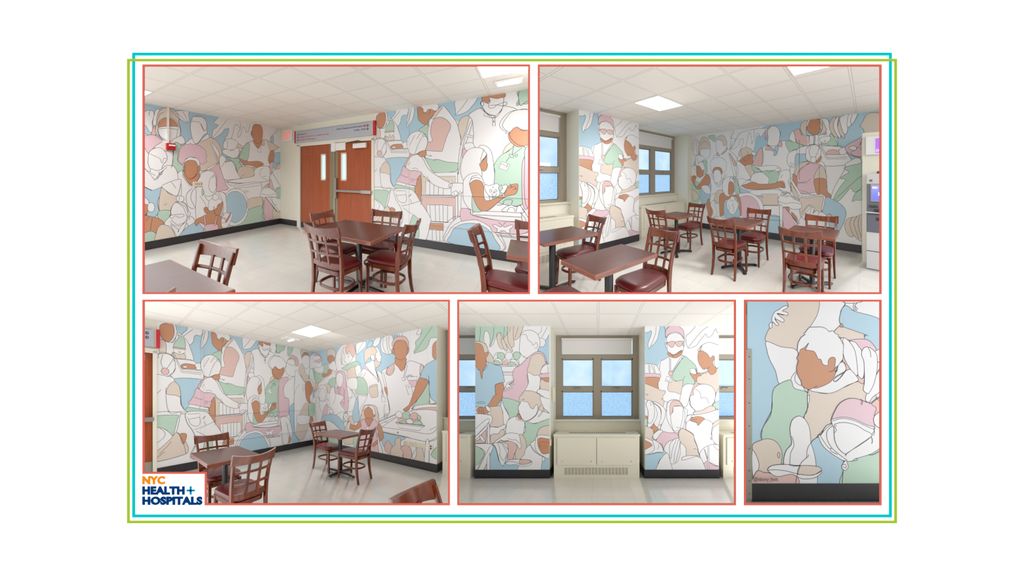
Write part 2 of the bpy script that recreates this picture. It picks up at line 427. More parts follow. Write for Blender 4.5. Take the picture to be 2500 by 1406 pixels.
# ------------------------------------------------------------- furniture builders
X1 = Vector((1, 0, 0)); Y1 = Vector((0, 1, 0)); Z1 = Vector((0, 0, 1))
def place(x, y, deg=0, z=0): L2W[0] = Matrix.Translation((x, y, z)) @ Matrix.Rotation(math.radians(deg), 4, 'Z')
def home(): L2W[0] = Matrix.Identity(4)
def outline(wf, wb, yf, yb, r, n=6):
    """rounded trapezoid, front (yf) width wf, back (yb) width wb"""
    pts = []
    cs = [((wb/2-r, yb+r), -90), ((wf/2-r*1.2, yf-r*1.2), 0), ((-wf/2+r*1.2, yf-r*1.2), 90), ((-wb/2+r, yb+r), 180)]
    for (c, a0), rr in zip(cs, (r, r*1.2, r*1.2, r)):
        for j in range(n+1):
            a = math.radians(a0+90*j/n); pts.append((c[0]+rr*math.cos(a), c[1]+rr*math.sin(a)))
    return pts
def chair(x, y, deg, label, group):
    """cafeteria chair: curved crest rail, window-pane back of two slats and two cross rails, round vinyl seat"""
    place(x, y, deg)
    t = thing('dining_chair', label, 'chair', group=group)
    W = 'chair_wood'
    # seat cushion
    o = outline(.425, .37, .205, -.19, .085)
    rows = []
    for z, s in ((.405, .93), (.412, .985), (.425, 1.0), (.438, .985), (.449, .93), (.456, .82), (.460, .6), (.462, .3)):
        rows.append([(px*s, (py-.007)*s+.007, z) for px, py in o])
    mb = MB(True); mb.loft(rows); emit('seat', mb, 'burgundy_vinyl', t)
    rows = [[(px*s, py*s, z) for px, py in o] for z, s in ((.352, .88), (.356, .93), (.398, .95), (.404, .9))]
    mb = MB(True); mb.loft(rows); emit('seat_frame', mb, W, t)
    # rear posts: leg and back upright in one curved piece
    for s in (-1, 1):
        pts = [(.186, -.205, 0), (.182, -.182, .12), (.180, -.168, .25), (.181, -.166, .40), (.184, -.178, .52), (.190, -.207, .66), (.198, -.246, .79), (.201, -.259, .832)]
        pts = [(p[0]*s, p[1], p[2]) for p in pts]
        mb = MB(True); mb.sweep(pts, [.026, .028, .032, .034, .031, .029, .028, .026], [.028, .032, .036, .040, .036, .031, .027, .024], X1)
        emit('back_post', mb, W, t)
        mb = MB(True); mb.sweep([(s*.180, .178, 0), (s*.178, .170, .18), (s*.177, .165, .385)], [.026, .031, .037], [.026, .031, .037], X1)
        emit('front_leg', mb, W, t)
    # crest rail, bowed backwards, top edge dipping in the middle
    n = 12; rows = []
    for i in range(n+1):
        u = -1+2*i/n; px = .222*u; bow = -.046*(1-u*u)
        top = .832+.026*abs(u)**2.0; bot = .766-.006*(1-u*u)-.010*(u*u)
        yc = lambda z: -.222-(z-.70)*.29+bow-.004
        th = .011
        rows.append([(px, yc(bot)-th, bot), (px, yc(bot)+th, bot), (px, yc(top)+th, top-.004), (px, yc(top)+th*.4, top), (px, yc(top)-th*.4, top), (px, yc(top)-th, top-.004)])
    mb = MB(True); mb.loft(rows); emit('crest_rail', mb, W, t)
    def back_y(z, u=0, b=.034): return -.168-max(0, z-.42)*.235-b*(1-u*u)
    for z, h in ((.682, .022), (.566, .022), (.455, .052)):
        pts = [(.180*u, back_y(z, u, .030), z+.0) for u in [-1+2*i/10 for i in range(11)]]
        mb = MB(True); mb.sweep(pts, h, .013, Z1); emit('lower_rail' if z < .5 else 'cross_rail', mb, W, t)
    for s in (-1, 1):
        pts = [(s*(.058+.004*(z-.45)), back_y(z, .33, .030)+.002, z) for z in (.45, .53, .61, .69, .77)]
        mb = MB(True); mb.sweep(pts, .026, .014, X1); emit('back_slat', mb, W, t)
    # bentwood hoop stretcher
    n = 28; pts = []; sides = []
    for i in range(n):
        a = 2*math.pi*i/n; c, q = math.cos(a), math.sin(a)
        pts.append((math.copysign(abs(c)**.72, c)*.166, math.copysign(abs(q)**.72, q)*.160, .212)); sides.append(Z1)
    mb = MB(True); mb.sweep(pts, .028, .014, sides, closed=True); emit('stretcher', mb, W, t)
    home(); return t
def table(x, y, wx, wy, label, group, feet=0, base=(0, 0), arm=.29):
    place(x, y)
    t = thing('cafe_table', label, 'table', group=group)
    H = .715
    mb = MB()
    a, b = wx/2, wy/2; e = .006
    k = mb.slot('table_wood')
    rows = [[(-q, -r, z), (q, -r, z), (q, r, z), (-q, r, z)] for q, r, z in ((a-e, b-e, H), (a, b, H-e), (a, b, H-.036), (a-.01, b-.01, H-.04))]
    mb.loft(rows, mb.slot('table_edge'), False)
    mb.poly([rows[0][i] for i in range(4)], 'table_wood'); mb.poly([rows[3][i] for i in (3, 2, 1, 0)], 'table_edge')
    emit('tabletop', mb, 'table_wood', t)
    bx, by = base
    mb = MB(); mb.box(bx-.16, bx+.16, by-.05, by+.05, H-.06, H-.041); emit('mount_plate', mb, 'black_iron', t)
    mb = MB(True); mb.lathe((bx, by), [(.030, .03), (.045, .035), (.045, .05), (.036, .062), (.034, .075), (.034, H-.06), (.034, H-.058)], 24); emit('column', mb, 'black_iron', t)
    for i in range(4):
        an = math.radians(feet+90*i); c, s = math.cos(an), math.sin(an)
        sd = Vector((-s, c, 0))
        pts = [(bx+c*r, by+s*r, z) for r, z in ((.02, .036), (.12, .034), (arm-.06, .026), (arm-.02, .020), (arm, .016))]
        mb = MB(True); mb.sweep(pts, [.05, .045, .040, .058, .036], [.036, .034, .028, .026, .018], sd, ch=.5); emit('foot', mb, 'black_iron', t)
    home(); return t

# ------------------------------------------------------------- shell pieces (local frame: s along wall, d into it, z up)
def wall_frame(kind, off=0.0, plane=0.0):
    """'back': s=x, wall plane y=plane.  'side': s=y, wall plane x=-plane seen from +x"""
    if kind == 'back': L2W[0] = Matrix.Translation((off, plane, 0))
    else: L2W[0] = Matrix.Translation((-plane, off, 0)) @ Matrix.Rotation(math.pi/2, 4, 'Z')
def ceiling_and_floor(x0, x1, y0, y1, tx, ty, fx, fy, n):
    home()
    grid_mat('ceiling_%d' % n, srgb(*C_CEIL), srgb(160, 153, 144), .583, tx, ty, .024, .0035, .8, 160, .05, .35)
    grid_mat('floor_%d' % n, srgb(*C_FLOOR), srgb(198, 192, 180), .2915, fx, fy, 0.0, .0020, R_FLOOR, 5, .02, 0, spec=.5, coat=.2)
    mb = MB(); mb.box(x0, x1, y0, y1, 2.6, 2.64); struct('ceiling', mb, 'ceiling_%d' % n, 'suspended ceiling of square off-white speckled tiles', 'ceiling')
    mb = MB(); mb.box(x0, x1, y0, y1, -.03, 0); struct('floor', mb, 'floor_%d' % n, 'glossy cream vinyl tile floor', 'floor')
def troffer(x0, x1, y0, y1, label, power):
    home()
    t = thing('ceiling_light', label, 'ceiling light', at=((x0+x1)/2, (y0+y1)/2, 2.6))
    mb = MB(); f = .012
    mb.box(x0, x1, y0, y0+f, 2.592, 2.6).box(x0, x1, y1-f, y1, 2.592, 2.6).box(x0, x0+f, y0+f, y1-f, 2.592, 2.6).box(x1-f, x1, y0+f, y1-f, 2.592, 2.6)
    emit('frame', mb, 'plastic_white', t)
    mb = MB(); mb.box(x0+f, x1-f, y0+f, y1-f, 2.594, 2.5995); emit('diffuser', mb, 'lamp_white', t)
    if power:
        ld = bpy.data.lights.new('troffer_light', 'AREA'); ld.shape = 'RECTANGLE'; ld.size = (x1-x0)*.9; ld.size_y = (y1-y0)*.9; ld.energy = power; ld.color = (1, .97, .93)
        lo = bpy.data.objects.new('troffer_light', ld); COL.objects.link(lo)
        lo.location = CUR[0] @ Vector(((x0+x1)/2, (y0+y1)/2, 2.58))
        lo.parent = t; lo.location -= parent_loc(t)
def bulkhead(x0, x1, y0, y1, label):
    home()
    t = thing('emergency_light', label, 'emergency light', at=((x0+x1)/2, (y0+y1)/2, 2.6))
    mb = MB(); mb.box(x0, x1, y0, y1, 2.57, 2.6, bev=.008); emit('housing', mb, 'plastic_white', t)
    mb = MB(True); mb.box(x0+.03, x1-.03, (y0+y1)/2-.035, (y0+y1)/2+.035, 2.55, 2.572, bev=.01); emit('lamp', mb, 'bulkhead_lamp', t)

def window_bay(sc_, n, where, convector=True, exterior=True):
    """one window bay between piers: window wall .52 behind the pier faces, sill, spandrel, radiator cover, roller shade.
    local frame must be set; sc_ is the bay centre along the wall"""
    B = L2W[0].copy(); L2W[0] = B @ Matrix.Translation((sc_, 0, 0))
    hw = .816; D = .52
    t = thing('window_%d' % n, 'bronze metal window with blue panes, '+where, 'window', at=(0, D, 1.0), kind='structure')
    mb = MB()
    F0, F1 = D-.05, D+.03
    mb.box(-hw, hw, F0, F1, 2.545, 2.60); mb.box(-hw, -hw+.115, F0, F1, .95, 2.545); mb.box(hw-.115, hw, F0, F1, .95, 2.545)
    mb.box(-hw+.115, hw-.115, F0, F1, 2.145, 2.229); mb.box(-.07, .07, F0, F1, 1.003, 2.145); mb.box(-hw+.115, hw-.115, F0, F1, .95, 1.003)
    for a, b in ((-hw+.115, -.07), (.07, hw-.115)):
        mb.box(a, b, F0+.01, F1, 1.505, 1.596)
        for (z0, z1) in ((1.003, 1.505), (1.596, 2.145)):
            mb.box(a, a+.022, F0+.01, F1, z0, z1); mb.box(b-.022, b, F0+.01, F1, z0, z1); mb.box(a, b, F0+.01, F1, z1-.02, z1)
    emit('window_frame', mb, 'bronze_frame', t)
    for a, b in ((-hw+.137, -.092), (.092, hw-.137)):
        mb = MB(); mb.box(a, b, D, D+.006, 1.596, 2.125); emit('pane', mb, 'glass_blue', t)
        mb = MB(); mb.box(a, b, D, D+.006, 1.003, 1.485); emit('frosted_pane', mb, 'glass_frosted', t)
        for z0, z1 in ((1.596, 2.125), (1.003, 1.485)):
            q = MB(); e = .007; y0 = D-.036
            q.box(a-e, a, y0, D, z0, z1); q.box(b, b+e, y0, D, z0, z1); q.box(a-e, b+e, y0, D, z0, z0+e); q.box(a-e, b+e, y0, D, z1-e, z1); emit('gasket', q, 'gasket', t)
        m = (a+b)/2
        mb = MB(True); mb.sweep([(m-.06, F0-.004, 1.556), (m-.03, F0-.022, 1.548), (m, F0-.026, 1.546), (m+.03, F0-.022, 1.548), (m+.06, F0-.004, 1.556)], .012, .012, Z1)
        mb.box(m-.07, m+.07, F0-.002, F0+.012, 1.538, 1.566); emit('latch', mb, 'guard_steel', t)
    for a, b in ((-hw+.115, -.07), (.07, hw-.115)):
        mb = MB(); mb.box(a, b, D, D+.006, 2.229, 2.545); emit('top_pane', mb, 'glass_blue', t)
    s = thing('roller_blind', 'short white roller blind of the window '+where, 'blind', at=(0, D-.08, 2.5), group='roller blinds at the window heads')
    mb = MB(True); mb.cyl((-hw+.12, D-.075, 2.515), (hw-.12, D-.075, 2.515), .022, n=16); emit('roller', mb, 'shade_cloth', s)
    mb = MB(); mb.box(-hw+.13, hw-.14, D-.062, D-.058, 2.235, 2.52); emit('cloth', mb, 'shade_cloth', s)
    mb = MB(); mb.box(-hw+.13, hw-.14, D-.066, D-.054, 2.225, 2.238); emit('bottom_bar', mb, 'plastic_white', s)
    mb = MB(); mb.box(-hw, hw, .36, D+.03, 0, .93); struct('wall_window', mb, 'cream_paint', 'cream painted wall below the window', 'wall')
    mb = MB(); mb.box(-hw-.02, hw+.015, .30, D+.01, .93, .955, bev=.006); struct('trim_%d' % n, mb, 'putty', 'painted window sill ledge', 'window sill')
    if convector:
        c = thing('radiator_cover', 'cream radiator cover below the window '+where, 'radiator cover', at=(-.01, .17, 0), group='radiator covers below windows')
        x0, x1 = -.74, .725
        mb = MB(); mb.box(x0, x1, 0, .35, 0, .715); emit('cabinet', mb, 'putty', c)
        mb = MB(); mb.box(x0-.008, x1+.012, -.012, .36, .715, .747, bev=.005)
        emit('top', mb, 'putty', c)
        mb = MB()
        for i in range(30): mb.box(x0+.24+i*.034, x0+.262+i*.034, .09, .2, .7465, .7485)
        emit('top_vent', mb, 'grille_dark', c)
        for a, b in ((x0+.055, -.012), (-.006, x1-.055)):
            mb = MB(); mb.box(a, b, -.010, 0.0, .225, .69, bev=.003)
            mb.box(a+.0, a+.004, -.0112, -.009, .23, .685, 'grille_dark')
            if mb.slots: mb.slots.insert(0, 'putty'); mb.m = [1 if q == 0 and i >= len(mb.m)-6 else 0 for i, q in enumerate(mb.m)]
            dr = emit('door', mb, 'putty', c)
            if dr:
                for q in (a+.09, b-.09):
                    kb = MB(True); kb.cyl((q, -.010, .29), (q, -.014, .29), .006, n=10); emit('catch', kb, 'screw', dr)
        g = MB(); cols = 19
        g.box(x0+.178, x1-.178, -.0035, 0, .06, .185, 'putty')
        for i in range(cols):
            for j in range(4):
                sx = x0+.186+i*(x1-x0-.372)/cols
                for q in range(3):
                    g.box(sx, sx+.046, -.0055, -.003, .066+j*.03+q*.008, .066+j*.03+q*.008+.0035, 'grille_dark')
        emit('grille', g, 'grille_dark', c)
    L2W[0] = B

def signboard(kind_only=False):
    """grey overhead wayfinding sign; local frame of the door wall"""
    t = thing('wayfinding_sign', SIGNLAB[0], 'sign', at=(1.7, -.02, 2.3))
    mb = MB(); mb.box(.60, 2.84, -.035, 0, 2.155, 2.458); emit('board', mb, 'sign_grey', t)
    mb = MB(); mb.box(.585, .625, -.045, 0, 2.152, 2.462); emit('end_cap', mb, 'sign_red', t)
    mb = MB(); mb.box(2.872, 2.925, -.045, 0, 2.152, 2.452); emit('end_cap', mb, 'sign_red', t)
    mb = MB(); mb.box(2.835, 2.875, -.03, 0, 2.16, 2.45); emit('bracket', mb, 'plastic_ivory', t)
    mb = MB(); mb.box(.66, 2.80, -.0365, -.034, 2.436, 2.439); mb.slots = ['sign_text']; emit('rule_line', mb, 'sign_text', t)
    def dot(s, z, r, m):
        q = MB(); k = q.slot(m); q.loft([[(s+r*math.cos(2*math.pi*j/20), yy, z+r*math.sin(2*math.pi*j/20)) for j in range(20)] for yy in (-.0355, -.038)], k); return q
    def arrow(s, z, dx):
        q = MB(); k = q.slot('plastic_white'); a = .012
        q.box(s-a, s+a, -.0395, -.038, z-.002, z+.002, 'plastic_white')
        q.poly([(s+dx*a*1.2, -.0395, z), (s, -.0395, z+a*.9), (s, -.0395, z-a*.9)], 'plastic_white'); return q
    def symbol(nm, *m):
        emit(nm, join(*m), 'sign_text', t)
    L = [('Elevators', 'sign_text', .745, .20, 2.345), ('Emergency Window D + Urgent Care', 'sign_text_red', .745, .90, 2.275), ('Emergency Radiology', 'sign_text_red', .745, .50, 2.205)]
    for tx, m, s0, wd, z in L:
        symbol('arrow_symbol', dot(.70, z+.014, .021, 'sign_text'), arrow(.70, z+.014, -1))
        emit('direction_line', text_mb(tx, wd, .033, m, .012, .001, s0, z, -.0365), m, t)
        inner = dot(s0+wd+.035, z+.014, .011, 'plastic_white'); inner.v = [v+Vector((0, -.003, 0)) for v in inner.v]
        symbol('service_symbol', dot(s0+wd+.035, z+.014, .024, 'sign_text_red'), inner)
    for tx, wd, z, red in (('Visitor Passes and Information', .72, 2.355, 1), ('Lobby / Exit', .29, 2.285, 0)):
        e = 2.70
        symbol('arrow_symbol', dot(e+.045, z+.014, .023, 'sign_text'), arrow(e+.045, z+.014, 1))
        if red:
            symbol('service_symbol', dot(e-.02, z+.014, .023, 'sign_text_red')); e -= .05
        emit('direction_line', text_mb(tx, wd, .036, 'sign_text', .012, .001, e-wd, z, -.0365), 'sign_text', t)
SIGNLAB = ['']
def door_wall(n, labels):
    """the double-door stretch of wall B, s from 0 to 2.886"""
    mb = MB()
    mb.box(0, .69, 0, .12, 0, 2.6); mb.box(.69, 2.86, 0, .12, 2.10, 2.6); mb.box(2.86, 2.886, 0, .12, 0, 2.6)
    mb.box(.69, 2.86, .10, .14, 0, 2.1, 'olive_frame')
    mb.slots = ['cream_paint', 'olive_frame']; mb.m = [0]*18+[1]*6
    struct('wall_door', mb, 'cream_paint', 'cream painted wall around the double doors', 'wall')
    t = thing('door_%d' % n, labels[0], 'door', at=(1.75, .03, 0), kind='structure')
    mb = MB(); mb.box(.655, .765, -.02, .05, 0, 2.10); mb.box(2.825, 2.884, -.02, .05, 0, 2.10); mb.box(.655, 2.884, -.02, .05, 2.055, 2.13); emit('door_frame', mb, 'cream_paint', t)
    mb = MB(); mb.box(.765, .783, .0, .05, 0, 2.05)
    for i in range(34): mb.box(.766, .782, -.003, .0, .02+i*.06, .05+i*.06)
    emit('hinge', mb, 'steel', t)
    mb = MB(); mb.box(1.70, 1.94, .012, .08, 0, 2.055); emit('center_post', mb, 'olive_frame', t)
    mb = MB(True); mb.cyl((1.845, .0, .0), (1.845, .0, 2.0), .012, n=12); emit('vertical_rod', mb, 'steel', t)
    for a, b, w0, w1, hold in ((.783, 1.70, 1.443, 1.599, 0), (1.94, 2.82, 2.032, 2.192, 1)):
        mb = MB()
        mb.box(a, w0+.02, .01, .055, 0, 2.05); mb.box(w1-.02, b, .01, .055, 0, 2.05); mb.box(w0+.02, w1-.02, .01, .055, 0, 1.22); mb.box(w0+.02, w1-.02, .01, .055, 1.81, 2.05)
        lf = emit('door_leaf', mb, 'door_wood', t)
        if lf:
            fr = MB(); fr.box(w0, w0+.026, 0, .02, 1.2, 1.832); fr.box(w1-.026, w1, 0, .02, 1.2, 1.832); fr.box(w0, w1, 0, .02, 1.2, 1.235); fr.box(w0, w1, 0, .02, 1.797, 1.832); emit('vision_frame', fr, 'plastic_ivory', lf)
            gp = MB(); gp.box(w0+.026, w1-.026, .02, .024, 1.235, 1.797); emit('vision_pane', gp, 'pane_bright', lf)
            if not hold:
                sc2 = MB(True)
                for q in (.93, 1.05):
                    for zz in (1.93, 1.85): sc2.cyl((q, .010, zz), (q, .006, zz), .009, n=10)
                emit('screw_plug', sc2, 'steel', lf)
                kp = MB(); kp.box(a, b, 0, .012, 0, .14); emit('kick_plate', kp, 'base_black', lf)
            else:
                kp = MB(); kp.box(a, b, 0, .012, .02, .27); emit('kick_plate', kp, 'guard_steel', lf)
    mb = MB(True); mb.sweep([(1.90, -.05, .972), (2.84, -.05, .972)], .05, .03, Z1); mb.sweep([(2.25, -.058, .972), (2.6, -.058, .972)], .040, .03, Z1)
    mb.box(2.60, 2.83, -.075, .01, .938, 1.006); mb.box(1.875, 1.935, -.055, .01, .80, 1.26); emit('push_bar', mb, 'steel', t)
    mb = MB(); mb.box(1.86, 2.17, -.02, .01, 1.89, 2.08); mb.box(1.78, 1.9, -.04, .01, 1.87, 2.06); emit('latch_case', mb, 'plastic_white', t)
    c = thing('door_closer', labels[1], 'door closer', at=(2.55, -.03, 1.96))
    mb = MB(True); mb.box(2.389, 2.716, -.07, .01, 1.908, 2.012, bev=.008); emit('closer_body', mb, 'plastic_white', c)
    mb = MB(True); mb.sweep([(2.22, -.05, 2.04), (2.55, -.11, 2.055), (2.62, -.05, 2.03)], .022, .012, Z1); emit('closer_arm', mb, 'screw', c)

def wall_base(s0, s1, n=None, label='black vinyl baseboard', nm='baseboard_back'):
    mb = MB(); mb.box(s0, s1, -.008, 0, 0, .145); mb.box(s0, s1, -.014, -.006, 0, .012); struct(nm, mb, 'base_black', label, 'baseboard')
def mural_wall(nm, data, s_off, lw, s0, s1, label, thick=.1, z0=.0, seams=()):
    mb = MB(); mb.box(s0, s1, 0, thick, 0, 2.6, 'mural_white')
    mural(mb, data, s_off, lw, (s0+.002, s1-.002, .146, 2.598))
    for q in seams: mb.box(q-.0015, q+.0015, -.0008, 0, .146, 2.6, 'joint_grey')
    return struct(nm, mb, 'mural_white', label, 'wall')
def painted_raceway(data, s_off, s0, s1, z0, z1, dep, label):
    mb = MB(); mb.box(s0, s1, -dep, -.001, z0, z1, 'mural_white'); m2 = MB()
    mural(m2, data, s_off, LW1, (s0, s1, z0, z1)); m2.v = [v+Vector((0, -dep+.0003, 0)) for v in m2.v]
    o = emit('cable_raceway', join(mb, m2), 'mural_white'); tag(o, label, 'raceway')
def plate(nm, label, cat, s0, s1, z0, z1, m='plastic_ivory', slots=(), dd=.012):
    t = thing(nm, label, cat, at=((s0+s1)/2, 0, (z0+z1)/2))
    mb = MB(); mb.box(s0, s1, -dd, 0, z0, z1, bev=.003); emit('cover_plate', mb, m, t)
    for a, b, c, d in slots:
        q = MB(); q.box(a, b, -dd-.003, -dd+.001, c, d); emit('socket' if 'outlet' in nm else 'toggle', q, 'dark_slot', t)
    return t

